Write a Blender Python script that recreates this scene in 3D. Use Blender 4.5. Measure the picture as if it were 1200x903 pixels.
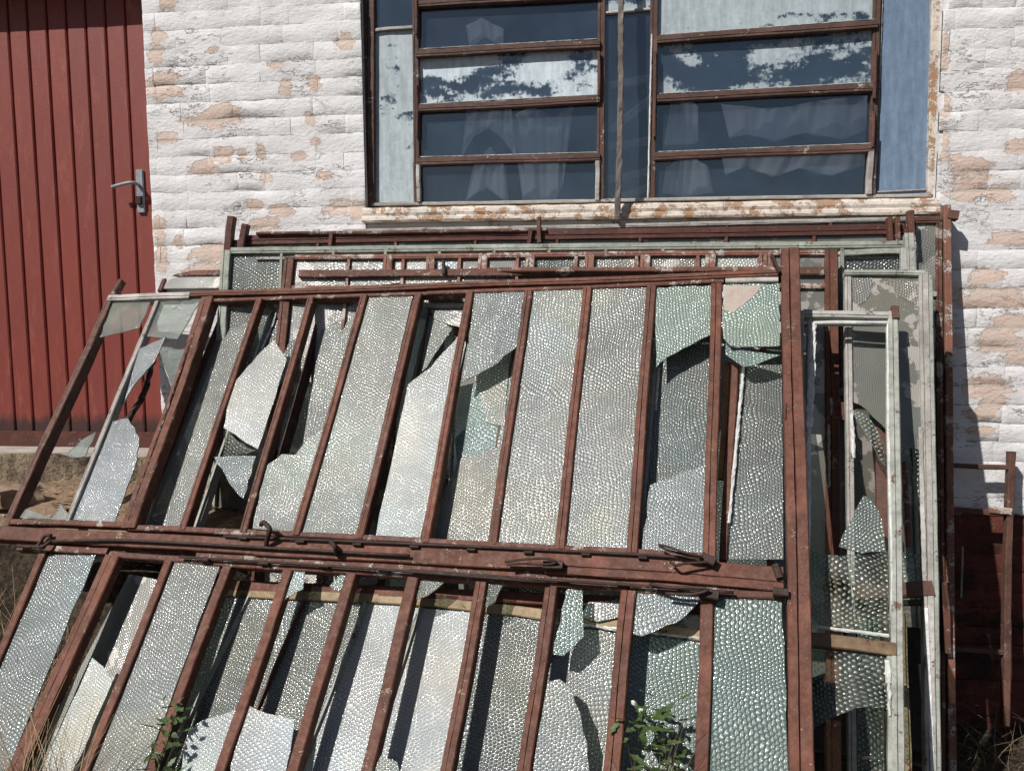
import bpy, bmesh, math, random
from mathutils import Vector, Matrix, noise
for o in list(bpy.data.objects): bpy.data.objects.remove(o)
SC = bpy.context.scene; COL = SC.collection
rnd = random.Random(7)
R = math.radians

# ------------------------------------------------------------------ camera
H = 1.62                                   # eye height above the yard
F = 952.0                                  # focal length in photo pixels (1200 wide)
def cam_axes(yaw, pitch, roll):
    cy, sy, cp, sp = math.cos(yaw), math.sin(yaw), math.cos(pitch), math.sin(pitch)
    fwd = Vector((-sy*cp, cy*cp, -sp)); right = Vector((cy, sy, 0)); up = right.cross(fwd)
    cr, sr = math.cos(roll), math.sin(roll)
    return right*cr + up*sr, up*cr - right*sr, fwd
CR, CU, CF = cam_axes(R(7), R(5.3), R(-.5))
CAM = Vector((0, 0, H))
cam = bpy.data.cameras.new('camera'); co = bpy.data.objects.new('camera', cam); COL.objects.link(co)
m = Matrix((CR, CU, -CF)).transposed().to_4x4(); m.translation = CAM; co.matrix_world = m
cam.sensor_fit = 'HORIZONTAL'; cam.sensor_width = 36; cam.lens = 36*F/1200
cam.clip_start = .02; cam.clip_end = 2000
SC.camera = co
def ray(x, y): return CR*((x-600)/F) + CU*((451.5-y)/F) + CF

# ------------------------------------------------------------------ sky and sun
SUN_EL, SUN_AZ = 46, 40                    # azimuth measured left of the wall's normal
w = bpy.data.worlds.new('World'); SC.world = w; w.use_nodes = True
nt = w.node_tree; bg = nt.nodes['Background']
sky = nt.nodes.new('ShaderNodeTexSky'); sky.sky_type = 'NISHITA'; sky.sun_disc = False
sky.sun_elevation = R(SUN_EL); sky.sun_rotation = R(180+SUN_AZ)
nt.links.new(sky.outputs[0], bg.inputs[0]); bg.inputs[1].default_value = .05
sd = Vector((-math.sin(R(SUN_AZ))*math.cos(R(SUN_EL)), -math.cos(R(SUN_AZ))*math.cos(R(SUN_EL)), math.sin(R(SUN_EL))))
sl = bpy.data.lights.new('sun', 'SUN'); sl.energy = 5.0; sl.angle = R(.5); sl.color = (1, .965, .92)
so = bpy.data.objects.new('sun', sl); COL.objects.link(so); so.rotation_euler = sd.to_track_quat('Z', 'Y').to_euler(); so.location = (-3, -3, 6)
vs = SC.view_settings; vs.view_transform = 'Standard'; vs.look = 'None'; vs.exposure = .1; vs.gamma = 1
SC.render.engine = 'CYCLES'
SC.cycles.transparent_max_bounces = 16; SC.cycles.max_bounces = 6

# ------------------------------------------------------------------ materials
class NT:
    def __init__(s, name):
        s.m = bpy.data.materials.new(name); s.m.use_nodes = True; s.t = s.m.node_tree
        s.b = s.t.nodes['Principled BSDF']; s.out = s.t.nodes['Material Output']
    def n(s, typ, **kw):
        nd = s.t.nodes.new('ShaderNode'+typ)
        for k, v in kw.items():
            if isinstance(k, str) and k[0] == '_': continue
            setattr(nd, k, v)
        return nd
    def l(s, a, b): s.t.links.new(a, b); return b
    def co(s, which='Object'): return s.n('TexCoord').outputs[which]
    def pos(s): return s.n('NewGeometry').outputs['Position']
    def vmul(s, v, xyz):
        nd = s.n('VectorMath', operation='MULTIPLY'); s.l(v, nd.inputs[0]); nd.inputs[1].default_value = xyz; return nd.outputs[0]
    def vadd(s, a, b):
        nd = s.n('VectorMath', operation='ADD'); s.l(a, nd.inputs[0])
        if isinstance(b, tuple): nd.inputs[1].default_value = b
        else: s.l(b, nd.inputs[1])
        return nd.outputs[0]
    def noise(s, v, scale, detail=4, rough=.55, out=0):
        nd = s.n('TexNoise'); s.l(v, nd.inputs['Vector']); nd.inputs['Scale'].default_value = scale
        nd.inputs['Detail'].default_value = detail; nd.inputs['Roughness'].default_value = rough; return nd.outputs[out]
    def math(s, op, a, b=None, c=None):
        nd = s.n('Math', operation=op)
        for i, q in enumerate((a, b, c)):
            if q is None: continue
            if isinstance(q, (int, float)): nd.inputs[i].default_value = q
            else: s.l(q, nd.inputs[i])
        return nd.outputs[0]
    def ramp(s, v, lo, hi, a=0., b=1.):
        nd = s.n('MapRange'); s.l(v, nd.inputs[0]); nd.inputs[1].default_value = lo; nd.inputs[2].default_value = hi
        nd.inputs[3].default_value = a; nd.inputs[4].default_value = b; return nd.outputs[0]
    def mix(s, f, a, b):
        nd = s.n('Mix', data_type='RGBA')
        if isinstance(f, (int, float)): nd.inputs[0].default_value = f
        else: s.l(f, nd.inputs[0])
        for i, q in ((6, a), (7, b)):
            if isinstance(q, tuple): nd.inputs[i].default_value = (*q, 1)
            else: s.l(q, nd.inputs[i])
        return nd.outputs[2]
    def bump(s, h, dist, strength=1., normal=None):
        nd = s.n('Bump'); s.l(h, nd.inputs['Height']); nd.inputs['Distance'].default_value = dist; nd.inputs['Strength'].default_value = strength
        if normal: s.l(normal, nd.inputs['Normal'])
        return nd.outputs[0]
    def fin(s, col=None, rough=.7, norm=None, spec=.4, metal=0):
        if col is not None:
            if isinstance(col, tuple): s.b.inputs['Base Color'].default_value = (*col, 1)
            else: s.l(col, s.b.inputs['Base Color'])
        if isinstance(rough, (int, float)): s.b.inputs['Roughness'].default_value = rough
        else: s.l(rough, s.b.inputs['Roughness'])
        s.b.inputs['Specular IOR Level'].default_value = spec; s.b.inputs['Metallic'].default_value = metal
        if norm: s.l(norm, s.b.inputs['Normal'])
        return s.m
    def rand(s): return s.n('ObjectInfo').outputs['Random']
    def rvec(s, k=37.):
        nd = s.n('CombineXYZ'); r = s.rand()
        s.l(s.math('MULTIPLY', r, k), nd.inputs[0]); s.l(s.math('MULTIPLY', r, k*1.7), nd.inputs[1]); s.l(s.math('MULTIPLY', r, k*.6), nd.inputs[2]); return nd.outputs[0]

def painted_wood(name, base, dark, under, wear=.5, chips=.0, rough=.6, grain=(30, 30, 30)):
    """old paint over timber or steel: tone drift, rubbed streaks, chips showing what is below"""
    M = NT(name); v = M.vadd(M.co(), M.rvec())
    n1 = M.noise(v, 3.5, 5, .6); n2 = M.noise(v, 45, 5, .65); n3 = M.noise(v, 160, 3, .6); n4 = M.noise(v, 14, 6, .7)
    c = M.mix(M.ramp(n1, .35, .7), base, dark)
    c = M.mix(M.ramp(n2, .42, .72, 0, .65), c, tuple(q*.45 for q in base))
    c = M.mix(M.ramp(M.noise(v, 9, 6, .75), .52, .66, 0, .55), c, tuple(q*.35+.012 for q in dark))
    c = M.mix(M.ramp(n3, .55, .8, 0, .35), c, tuple(min(1, q*1.6+.02) for q in base))
    c = M.mix(M.math('MULTIPLY', M.rand(), .45), c, dark); c = M.mix(M.ramp(M.noise(M.vadd(v, (3, 7, 2)), 6, 5, .7), .50, .68, 0, .5), c, tuple(q*1.5+.006 for q in base))
    chip = M.ramp(M.math('ADD', M.math('MULTIPLY', n4, .75), M.math('MULTIPLY', n3, .25)), .64-.1*wear-chips, .675-.1*wear-chips)
    c = M.mix(chip, c, under)
    h = M.math('SUBTRACT', M.math('ADD', M.math('MULTIPLY', n2, .6), M.math('MULTIPLY', n3, .4)), M.math('MULTIPLY', chip, .5))
    return M.fin(c, M.ramp(n2, .3, .7, rough-.15, rough+.2), M.bump(h, .0030, 1.), .22)
m_red = painted_wood('red_brown_paint', (.145, .054, .033), (.085, .038, .026), (.28, .19, .14), .5)
m_redold = painted_wood('weathered_red_paint', (.13, .051, .034), (.085, .042, .032), (.33, .27, .23), .75, .02)
m_darkred = painted_wood('dark_rusty_red_paint', (.11, .04, .03), (.07, .03, .025), (.22, .16, .13), .45)
m_pink = painted_wood('faded_rose_paint', (.21, .085, .06), (.19, .10, .07), (.42, .36, .32), 1., .02)
m_green = painted_wood('pale_green_paint', (.33, .35, .295), (.24, .25, .215), (.15, .085, .055), .6, .0)
m_greygreen = painted_wood('grey_green_paint', (.30, .31, .27), (.36, .35, .32), (.15, .08, .06), .5, .0)
m_grey = painted_wood('grey_white_paint', (.42, .40, .37), (.26, .235, .21), (.13, .07, .05), .45, .0)
m_rust = painted_wood('brown_steel_paint', (.12, .058, .042), (.085, .045, .036), (.21, .14, .11), .5)
m_winrail = painted_wood('brown_window_paint', (.125, .07, .055), (.085, .052, .044), (.36, .31, .27), .55, .0)
m_barewood = painted_wood('bare_timber', (.30, .23, .14), (.22, .15, .085), (.10, .055, .03), .6)
m_palewood = painted_wood('pale_dry_timber', (.42, .36, .28), (.32, .27, .21), (.15, .11, .08), .4)
m_brownwood = painted_wood('brown_timber', (.19, .13, .075), (.12, .075, .045), (.07, .04, .03), .5)
m_orange = painted_wood('orange_timber', (.33, .16, .06), (.26, .12, .045), (.12, .06, .03), .3)
m_stick = painted_wood('weathered_grey_timber', (.19, .16, .14), (.12, .10, .09), (.06, .05, .045), .7)
m_putty = painted_wood('white_putty', (.62, .62, .60), (.50, .50, .47), (.25, .22, .19), .4)
m_cream = painted_wood('cream_sill_paint', (.55, .45, .36), (.60, .57, .53), (.33, .20, .12), .85, .04, .8)
m_iron = painted_wood('black_rusted_iron', (.035, .022, .018), (.05, .028, .02), (.12, .06, .04), .4)
m_steel = painted_wood('dull_steel', (.30, .32, .34), (.22, .23, .25), (.10, .07, .06), .3, 0, .35)
m_darkboard = painted_wood('dark_sun_blocker', (.03, .024, .02), (.02, .016, .014), (.07, .05, .04), .3)  # near-black colour paints shade on the added sun-blocking boards
def door_mat():
    M = NT('red_door_paint'); v = M.pos()
    n1 = M.noise(v, 1.3, 4); n2 = M.noise(M.vmul(v, (1, 1, .25)), 30, 5, .6); n3 = M.noise(v, 90, 3)
    c = M.mix(M.ramp(n1, .3, .7), (.215, .040, .027), (.165, .036, .027))
    c = M.mix(M.ramp(n2, .5, .8, 0, .4), c, (.29, .075, .05)); c = M.mix(M.math('MULTIPLY', M.rand(), .5), c, (.16, .036, .03))
    c = M.mix(M.ramp(M.noise(M.vmul(v, (2.5, 1, .5)), 8, 6, .75), .56, .7, 0, .5), c, (.33, .11, .075))
    c = M.mix(M.ramp(M.noise(v, 22, 6, .75), .66, .72), c, (.12, .035, .03))
    z = M.n('SeparateXYZ'); M.l(v, z.inputs[0])
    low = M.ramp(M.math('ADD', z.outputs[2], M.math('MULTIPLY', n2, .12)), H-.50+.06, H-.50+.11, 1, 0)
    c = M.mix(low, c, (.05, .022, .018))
    return M.fin(c, .55, M.bump(M.math('ADD', n2, M.math('MULTIPLY', n3, .3)), .0015), .4)

def glass_mat(name, tint, light, trans, dirt=.4, dirtcol=(.36, .34, .30), rough=.40, spotcol=None, spots=0., scale=104., trcol=(.8, .88, .84), bumpd=.0026, pat=.6):
    """hammered cathedral glass under years of dust: rows of small dimples with painted sparkle, partly see-through"""
    g_ = 1.0 if 'milky' in name else .79
    tint = tuple(q*g_*.9 for q in tint); light = tuple(q*g_ for q in light); dirtcol = tuple(q*.8 for q in dirtcol); trans = min(.9, trans+.10)
    M = NT(name); co_ = M.co(); v = M.vadd(co_, M.rvec(11))
    def centred(nz, a):
        return M.vmul(M.vadd(nz, (-.5, -.5, -.5)), (a, a, 0))
    wv = M.vadd(M.vadd(v, centred(M.noise(v, 3.4, 2, .5, 1), .10)), centred(M.noise(v, 14, 2, .5, 1), .022))
    wv = M.vadd(wv, centred(M.noise(v, 60, 1, .5, 1), .004))
    k = scale*6.2832*1.0; acc = None
    for an in (4, 64, 124):                      # three crossed waves make rows of round dimples
        nd = M.n('VectorMath', operation='DOT_PRODUCT'); M.l(wv, nd.inputs[0]); nd.inputs[1].default_value = (k*math.cos(R(an)), k*math.sin(R(an)), 0)
        cs = M.math('COSINE', nd.outputs['Value']); acc = cs if acc is None else M.math('ADD', acc, cs)
    d = M.ramp(acc, -1.5, 3., .75, 0.)            # 0 in the middle of a dimple, .75 on its rim
    n1 = M.noise(v, 5, 5, .6); n2 = M.noise(v, 210, 2); n3 = M.noise(v, 26, 5, .7)
    rim = M.ramp(d, .15, .72, 0, pat)
    tone = M.ramp(M.rand(), 0, 1, .70, 1.22)
    c = M.mix(M.math('MAXIMUM', rim, M.math('MULTIPLY', M.ramp(M.noise(v, 34, 3, .6), .42, .68), pat)), light, tint)  # dimple glints painted into the colour: pale centres, dark rims
    c = M.mix(M.math('MULTIPLY', M.math('FRACT', M.math('MULTIPLY', M.rand(), 7.3)), .8), c, M.mix(rim, tuple(q*f for q, f in zip(light, (.86, 1.03, .93))), tuple(q*f for q, f in zip(tint, (.75, 1.08, .92)))))
    tn = M.n('VectorMath', operation='SCALE'); M.l(c, tn.inputs[0]); M.l(tone, tn.inputs['Scale']); c = tn.outputs[0]
    c = M.mix(M.ramp(M.noise(v, 2.7, 3, .5), .42, .62, 0, .9), c, M.mix(rim, tuple(min(1, q*f) for q, f in zip(light, (.80, 1.0, 1.10))), tint))
    c = M.mix(M.ramp(M.noise(M.vadd(v, (5, 3, 1)), 3.3, 3, .5), .44, .64, 0, .9), c, M.mix(rim, tuple(q*f for q, f in zip(light, (1.08, 1.02, .76))), tint))
    c = M.mix(M.ramp(n1, .35, .68, 0, dirt), c, dirtcol)
    c = M.mix(M.ramp(n3, .58, .75, 0, dirt*.8), c, tuple(q*.45 for q in dirtcol))
    tfac = M.math('MULTIPLY', M.math('MULTIPLY', trans, M.ramp(n1, .3, .75, 1.15, .6)), M.ramp(d, .1, .6, .78, 1.08))
    if spotcol:
        sp = M.ramp(M.math('ADD', M.math('MULTIPLY', M.noise(v, 7, 6, .62), 1.), 0.), .62-spots, .64-spots)
        c = M.mix(sp, c, spotcol)
        tfac = M.math('MULTIPLY', tfac, M.math('SUBTRACT', 1, sp))
    h = M.math('ADD', M.math('MULTIPLY', d, -1.), M.math('MULTIPLY', n2, .10))
    nb = M.bump(h, bumpd, 1.)
    big = M.noise(M.vadd(v, (9, 2, 4)), 1.7, 2, .5)
    c = M.mix(M.ramp(big, .40, .60, .0, .75), c, M.mix(rim, tuple(q*.55 for q in light), tuple(q*.6 for q in tint)))
    M.fin(c, rough, nb, 1.)
    M.b.inputs['Coat Weight'].default_value = .85; M.b.inputs['Coat Roughness'].default_value = .10
    M.l(nb, M.b.inputs['Coat Normal'])
    tr = M.n('BsdfTransparent'); tr.inputs[0].default_value = (*trcol, 1)
    mx = M.n('MixShader'); M.l(tfac, mx.inputs[0]); M.l(M.b.outputs[0], mx.inputs[1]); M.l(tr.outputs[0], mx.inputs[2])
    M.l(mx.outputs[0], M.out.inputs[0]); return M.m
g_bright = glass_mat('hammered_glass_dusty', (.17, .168, .15), (.42, .42, .39), .16, .5, (.27, .26, .225))
g_white = glass_mat('hammered_glass_milky', (.27, .27, .265), (.60, .60, .60), .14, .3, (.42, .41, .40))
g_grey = glass_mat('hammered_glass_grey', (.10, .105, .095), (.27, .28, .265), .38, .5, (.17, .165, .14))
g_back = glass_mat('hammered_glass_thick_dust', (.16, .158, .135), (.33, .325, .29), .2, .6, (.21, .20, .165))
g_green = glass_mat('hammered_glass_green', (.10, .165, .145), (.33, .43, .39), .34, .35, (.12, .15, .13), scale=92)
g_blue = glass_mat('hammered_glass_blue_grey', (.15, .17, .175), (.37, .405, .41), .22, .45, (.21, .22, .205))
g_mint = glass_mat('mint_coated_glass', (.20, .29, .23), (.40, .50, .42), .0, .7, (.10, .115, .10), spotcol=(.38, .35, .31), spots=.0)
g_clear = glass_mat('hammered_glass_clear', (.17, .17, .145), (.50, .48, .42), .88, .35, (.26, .24, .19), scale=84, spotcol=(.28, .26, .21), spots=-.07)
g_dull = glass_mat('mud_filmed_glass', (.165, .15, .12), (.20, .185, .15), .10, .6, (.12, .108, .088), .5, (.34, .31, .27), .075, 140, bumpd=.0006, pat=.25)
g_plaster = glass_mat('plaster_splashed_glass', (.20, .19, .165), (.30, .29, .26), .12, .5, (.12, .11, .09), .5, (.42, .385, .345), .08, 110, bumpd=.0015, pat=.5)
g_plain = glass_mat('dusty_plain_glass', (.34, .345, .33), (.40, .405, .39), .62, .5, (.30, .295, .27), .3, (.42, .40, .37), .0, 150, bumpd=.0004, pat=.15)
g_fine = glass_mat('fine_pebbled_blue_glass', (.19, .215, .235), (.34, .375, .40), .16, .35, (.24, .255, .26), scale=150, bumpd=.0016, pat=.5)
def window_glass(name, cov, paint=(.52, .58, .61), trans=.55, sky_tint=(.12, .19, .28)):
    """flat window glass: mirror-like, see-through, with peeling whitewash where cov > 0"""
    M = NT(name); v = M.vadd(M.co(), M.rvec(13))
    big = M.noise(M.vmul(v, (1, 2.2, 1)), 5., 3, .5); fine = M.noise(M.vmul(v, (1., .8, 1)), 42, 7, .78); streak = M.noise(M.vmul(v, (1, .14, 1)), 46, 4, .6)
    s = M.math('ADD', M.math('MULTIPLY', big, .62), M.math('ADD', M.math('MULTIPLY', fine, .30), M.math('MULTIPLY', streak, .08)))
    mask = M.ramp(s, .59-cov*.25, .635-cov*.25)
    sky_film = M.ramp(M.noise(v, 6, 4), .36, .72, .03, .15)
    c = M.mix(mask, sky_tint, M.mix(M.ramp(M.math('ADD', M.math('MULTIPLY', streak, .5), M.math('MULTIPLY', fine, .5)), .38, .62), paint, tuple(q*.62 for q in paint)))  # bluish film colour stands in for the reflected sky
    M.fin(c, M.ramp(mask, 0, 1, .03, .45), M.bump(M.noise(v, 3, 1), .004, .5), .6)
    tr = M.n('BsdfTransparent'); tr.inputs[0].default_value = (.93, .95, .98, 1)
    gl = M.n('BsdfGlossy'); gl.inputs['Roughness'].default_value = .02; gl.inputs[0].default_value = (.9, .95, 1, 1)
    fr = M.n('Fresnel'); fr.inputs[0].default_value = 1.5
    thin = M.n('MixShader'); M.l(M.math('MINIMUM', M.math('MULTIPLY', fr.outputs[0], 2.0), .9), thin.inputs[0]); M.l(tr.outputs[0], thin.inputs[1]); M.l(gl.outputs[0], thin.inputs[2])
    mx = M.n('MixShader'); M.l(M.math('MAXIMUM', mask, M.math('ADD', sky_film, 1-trans-.3)), mx.inputs[0]); M.l(thin.outputs[0], mx.inputs[1]); M.l(M.b.outputs[0], mx.inputs[2])
    M.l(mx.outputs[0], M.out.inputs[0]); return M.m
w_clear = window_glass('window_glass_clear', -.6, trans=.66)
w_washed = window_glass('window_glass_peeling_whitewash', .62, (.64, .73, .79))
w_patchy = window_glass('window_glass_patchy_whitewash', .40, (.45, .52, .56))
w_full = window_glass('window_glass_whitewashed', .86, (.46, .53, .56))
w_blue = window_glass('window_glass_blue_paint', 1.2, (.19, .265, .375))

# wall plane helper, peeled patches as measured places on the wall
WY = 3.3
def wallpt(x, y, Y=WY):
    d = ray(x, y); return CAM + d*(Y/d.y)
PL = [(184,43,9,9),(183,62,9,14),(192,100,17,13),(205,106,12,8),(249,140,28,10),(262,131,16,9),(197,163,13,7),(260,181,11,11),(240,197,20,7),(284,183,5,6),(306,180,5,9),(351,183,9,6),
      (368,97,8,8),(334,102,7,9),(404,48,10,8),(363,138,6,8),(322,75,9,4),(311,209,7,5),(381,206,9,5),(398,243,20,8),(312,262,18,8),(250,298,26,10),(186,266,9,12),(328,246,14,6),
      (210,285,6,6),(196,5,10,6),(240,318,30,10),(189,300,8,16),(420,245,10,10),(300,240,9,5),(370,165,5,4),(250,58,5,3)]
PR = [(1133,195,20,11),(1138,221,22,11),(1170,226,14,11),(1192,173,14,7),(1190,97,12,10),(1108,123,5,12),(1106,165,5,14),(1178,279,18,8),(1156,325,16,9),(1165,348,38,11),(1150,345,18,9),
      (1170,400,20,12),(1193,419,12,9),(1184,378,20,9),(1160,453,20,10),(1167,470,13,8),(1135,453,7,10),(1150,505,14,4),(1107,60,4,20),(1150,485,18,5),(1190,350,12,10),(1120,398,6,6)]
def wall_mat(name, patches, brickface=True):
    M = NT(name); v = M.pos()
    acc = None
    for (x, y, rx, ry) in patches:
        c = wallpt(x, y); k = c.y/F
        s = M.vmul(M.vadd(v, tuple(-q for q in c)), (1/(rx*k*1.05), 0, 1/(ry*k*1.05)))
        ln = M.n('VectorMath', operation='LENGTH'); M.l(s, ln.inputs[0])
        acc = ln.outputs['Value'] if acc is None else M.math('MINIMUM', acc, ln.outputs['Value'])
    n_e = M.noise(v, 30, 6, .68); n_b = M.noise(v, 7, 4); n_f = M.noise(v, 120, 4, .6); n_m = M.noise(M.vmul(v, (.7, 1, 1.5)), 26, 4, .55)
    n_r = M.noise(M.vmul(v, (.6, 1, 1.5)), 17, 5, .7)
    dist = M.math('ADD', M.math('ADD', acc, M.math('MULTIPLY', M.math('SUBTRACT', n_e, .5), 1.5)), M.math('MULTIPLY', M.math('SUBTRACT', n_r, .5), 3.2))
    peel = M.ramp(dist, 1.0, 1.08, 1, 0)
    small = M.ramp(M.math('ADD', M.math('MULTIPLY', n_e, .55), M.math('MULTIPLY', n_b, .45)), .635, .65)
    z = M.n('SeparateXYZ'); M.l(v, z.inputs[0])
    # ghost of rubbed paint round the patches
    rub = M.math('MULTIPLY', M.ramp(dist, 1.0, 2.2, 1, 0), M.ramp(n_f, .4, .62))
    white = M.mix(M.ramp(n_b, .35, .7), (.72, .705, .70), (.65, .635, .63))
    white = M.mix(M.ramp(n_m, .5, .75, 0, .35), white, (.53, .515, .51))
    grime = M.ramp(M.math('ADD', M.math('MULTIPLY', M.noise(M.vmul(v, (1, 1, .35)), 6, 5, .7), .7), M.math('MULTIPLY', n_e, .3)), .56, .70, 0, .28)
    white = M.mix(grime, white, (.40, .36, .32))
    white = M.mix(M.math('MULTIPLY', rub, .35), white, (.55, .42, .35))
    brick = M.mix(M.ramp(n_b, .3, .7), (.61, .455, .375), (.62, .51, .44))
    brick = M.mix(M.ramp(n_f, .45, .7, 0, .6), brick, (.56, .45, .38))
    fz = M.math('FRACT', M.math('DIVIDE', M.math('ADD', z.outputs[2], M.math('ADD', M.math('MULTIPLY', M.math('SUBTRACT', n_m, .5), .012), .3)), .0735))
    jt = M.math('LESS_THAN', M.math('ABSOLUTE', M.math('SUBTRACT', fz, .5)), .43); jt = M.math('SUBTRACT', 1, jt)
    brick = M.mix(M.math('MULTIPLY', jt, .7), brick, (.42, .37, .32))
    jd = M.math('MULTIPLY', M.ramp(M.math('ABSOLUTE', M.math('SUBTRACT', fz, .5)), .455, .49), M.ramp(n_b, .46, .56, 0, 1))
    white = M.mix(M.math('MULTIPLY', jd, M.ramp(n_e, .42, .54, 0, .85)), white, (.20, .18, .16))
    crack = M.ramp(M.math('ABSOLUTE', M.math('SUBTRACT', M.noise(M.vmul(v, (.55, 1, 1.6)), 9, 5, .7), .5)), 0, .008, 1, 0)
    crack = M.math('MULTIPLY', crack, M.ramp(M.noise(v, 3.1, 2), .50, .58))
    white = M.mix(M.math('MULTIPLY', crack, .8), white, (.16, .14, .125))
    pm = M.math('MAXIMUM', peel, M.math('MULTIPLY', small, .75))
    c = M.mix(pm, white, brick)
    # red painted dado low on the wall
    dz = wallpt(1160, 600).z
    red = M.ramp(M.math('ADD', z.outputs[2], M.math('MULTIPLY', n_e, .03)), dz+.005, dz+.016, 1, 0)
    redc = M.mix(M.ramp(n_f, .4, .7), (.12, .03, .022), (.07, .024, .018)); redc = M.mix(M.ramp(n_e, .56, .64), redc, (.12, .065, .045)); redc = M.mix(M.ramp(n_b, .5, .65), redc, (.03, .018, .014))
    c = M.mix(red, c, redc)
    n_g = M.noise(M.vmul(v, (.75, 1, 1.3)), 75, 4, .6)
    h = M.math('ADD', M.math('MULTIPLY', n_m, .4), M.math('ADD', M.math('MULTIPLY', n_f, .16), M.math('MULTIPLY', n_g, .55)))
    h = M.math('SUBTRACT', h, M.math('MULTIPLY', pm, .55)); h = M.math('SUBTRACT', h, M.math('MULTIPLY', crack, .9))
    return M.fin(c, .8, M.bump(h, .0055, 1.), .25)
m_wallL = wall_mat('whitewashed_brick_near_door', PL)
m_wallR = wall_mat('whitewashed_brick_right_of_window', PR)
def simple(name, a, b, scale=8, rough=.85, bd=.006, c3=None, spec=.3):
    M = NT(name); v = M.pos(); n1 = M.noise(v, scale, 6, .65); n2 = M.noise(v, scale*7, 5, .7)
    c = M.mix(M.ramp(n1, .35, .65), a, b)
    if c3: c = M.mix(M.ramp(n2, .52, .66), c, c3)
    return M.fin(c, rough, M.bump(M.math('ADD', n1, M.math('MULTIPLY', n2, .5)), bd), spec)
def earth():
    M = NT('brown_earth_dark_litter_and_shade'); v = M.pos(); n1 = M.noise(v, 5, 6, .65); n2 = M.noise(v, 38, 5, .7); n3 = M.noise(v, 12, 5, .7)
    c = M.mix(M.ramp(n1, .35, .65), (.24, .16, .105), (.17, .115, .075)); c = M.mix(M.ramp(n2, .5, .66), c, (.34, .24, .16))
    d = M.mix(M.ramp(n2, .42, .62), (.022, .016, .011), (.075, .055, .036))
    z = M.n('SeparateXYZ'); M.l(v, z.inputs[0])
    c = M.mix(M.ramp(M.math('ADD', z.outputs[2], M.math('MULTIPLY', n3, .10)), H-.84, H-.80, 1, 0), c, d)  # low bank: dark soil and litter, plus painted shade below the frames
    return M.fin(c, .95, M.bump(M.math('ADD', n1, M.math('MULTIPLY', n2, .8)), .02), .2)
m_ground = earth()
m_plinth = simple('mossy_concrete', (.40, .31, .21), (.035, .026, .02), 11, .9, .03, (.06, .045, .03))
m_slab = simple('pale_concrete', (.42, .38, .34), (.30, .26, .23), 12, .9, .005)
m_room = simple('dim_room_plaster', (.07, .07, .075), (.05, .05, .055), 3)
m_curtain = simple('white_curtain', (.88, .88, .88), (.84, .85, .87), 6, .9, .001)
m_stone = simple('rubble_stone', (.33, .26, .19), (.22, .14, .09), 16, .9, .01)
m_straw = simple('dry_straw', (.36, .27, .16), (.25, .17, .09), 20, .8, .0)
m_edge = simple('broken_glass_edge', (.50, .60, .54), (.40, .52, .47), 40, .25, .0, None, .8)
m_straw2 = simple('brown_dead_stalk', (.16, .11, .065), (.10, .065, .04), 20, .85, .0)
m_leaf = NT('weed_leaf'); 
m_leaf = (lambda M: M.fin(M.mix(M.ramp(M.noise(M.pos(), 60, 3), .35, .65), (.035, .07, .02), (.075, .105, .035)), .5, None, .4))(m_leaf)
m_plasterblob = simple('beige_plaster', (.40, .34, .29), (.34, .28, .24), 30, .9, .003)
m_flower = simple('white_petal', (.7, .7, .6), (.6, .6, .5), 20)

# ------------------------------------------------------------------ object helpers
def link(name, me, mat=None, parent=None, kind=None, label=None):
    o = bpy.data.objects.new(name, me); COL.objects.link(o)
    if mat is not None and me is not None and not me.materials: me.materials.append(mat)
    if parent is not None: o.parent = parent
    if kind: o['kind'] = kind
    if label: o['label'] = label
    return o
def mesh(name, V, Fc, smooth=False):
    me = bpy.data.meshes.new(name); me.from_pydata([tuple(v) for v in V], [], Fc)
    bm = bmesh.new(); bm.from_mesh(me); bmesh.ops.recalc_face_normals(bm, faces=bm.faces); bm.to_mesh(me); bm.free()
    if smooth:
        for p in me.polygons: p.use_smooth = True
    return me
def tag(o, label, cat, group=None, kind=None):
    if label: o['label'] = label
    if cat: o['category'] = cat
    if group: o['group'] = group
    if kind: o['kind'] = kind
    return o
def empty(name, label, cat, group=None, mat=None):
    o = bpy.data.objects.new(name, None); COL.objects.link(o); o.empty_display_size = .1
    if mat is not None: o.matrix_world = mat
    return tag(o, label, cat, group)

class Plane:
    """a flat frame standing in the yard: local x along it, y up it, z out of its face towards the yard"""
    def __init__(s, px, gap, yaw=0., lean=80., tilt=0., U=None, V=None, off=0.):
        if U is None:
            U = Vector((math.cos(R(yaw))*math.cos(R(tilt)), math.sin(R(yaw))*math.cos(R(tilt)), math.sin(R(tilt))))
            V = Vector((-math.sin(R(yaw))*math.cos(R(lean)), math.cos(R(yaw))*math.cos(R(lean)), math.sin(R(lean))))
        U = U.normalized(); V = (V - U*(V@U)).normalized() if hasattr(V, '__matmul__') else V
        V = (V - U*V.dot(U)).normalized(); N = U.cross(V)
        A = wallpt(px[0], px[1], WY-gap) + N*off
        s.U, s.V, s.N, s.A = U, V, N, A
        m = Matrix((U, V, N)).transposed().to_4x4(); m.translation = A; s.m = m
    def px(s, x, y, dz=0.):
        d = ray(x, y); t = ((s.A + s.N*dz - CAM).dot(s.N))/d.dot(s.N); p = CAM + d*t - s.A
        return Vector((p.dot(s.U), p.dot(s.V)))
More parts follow.
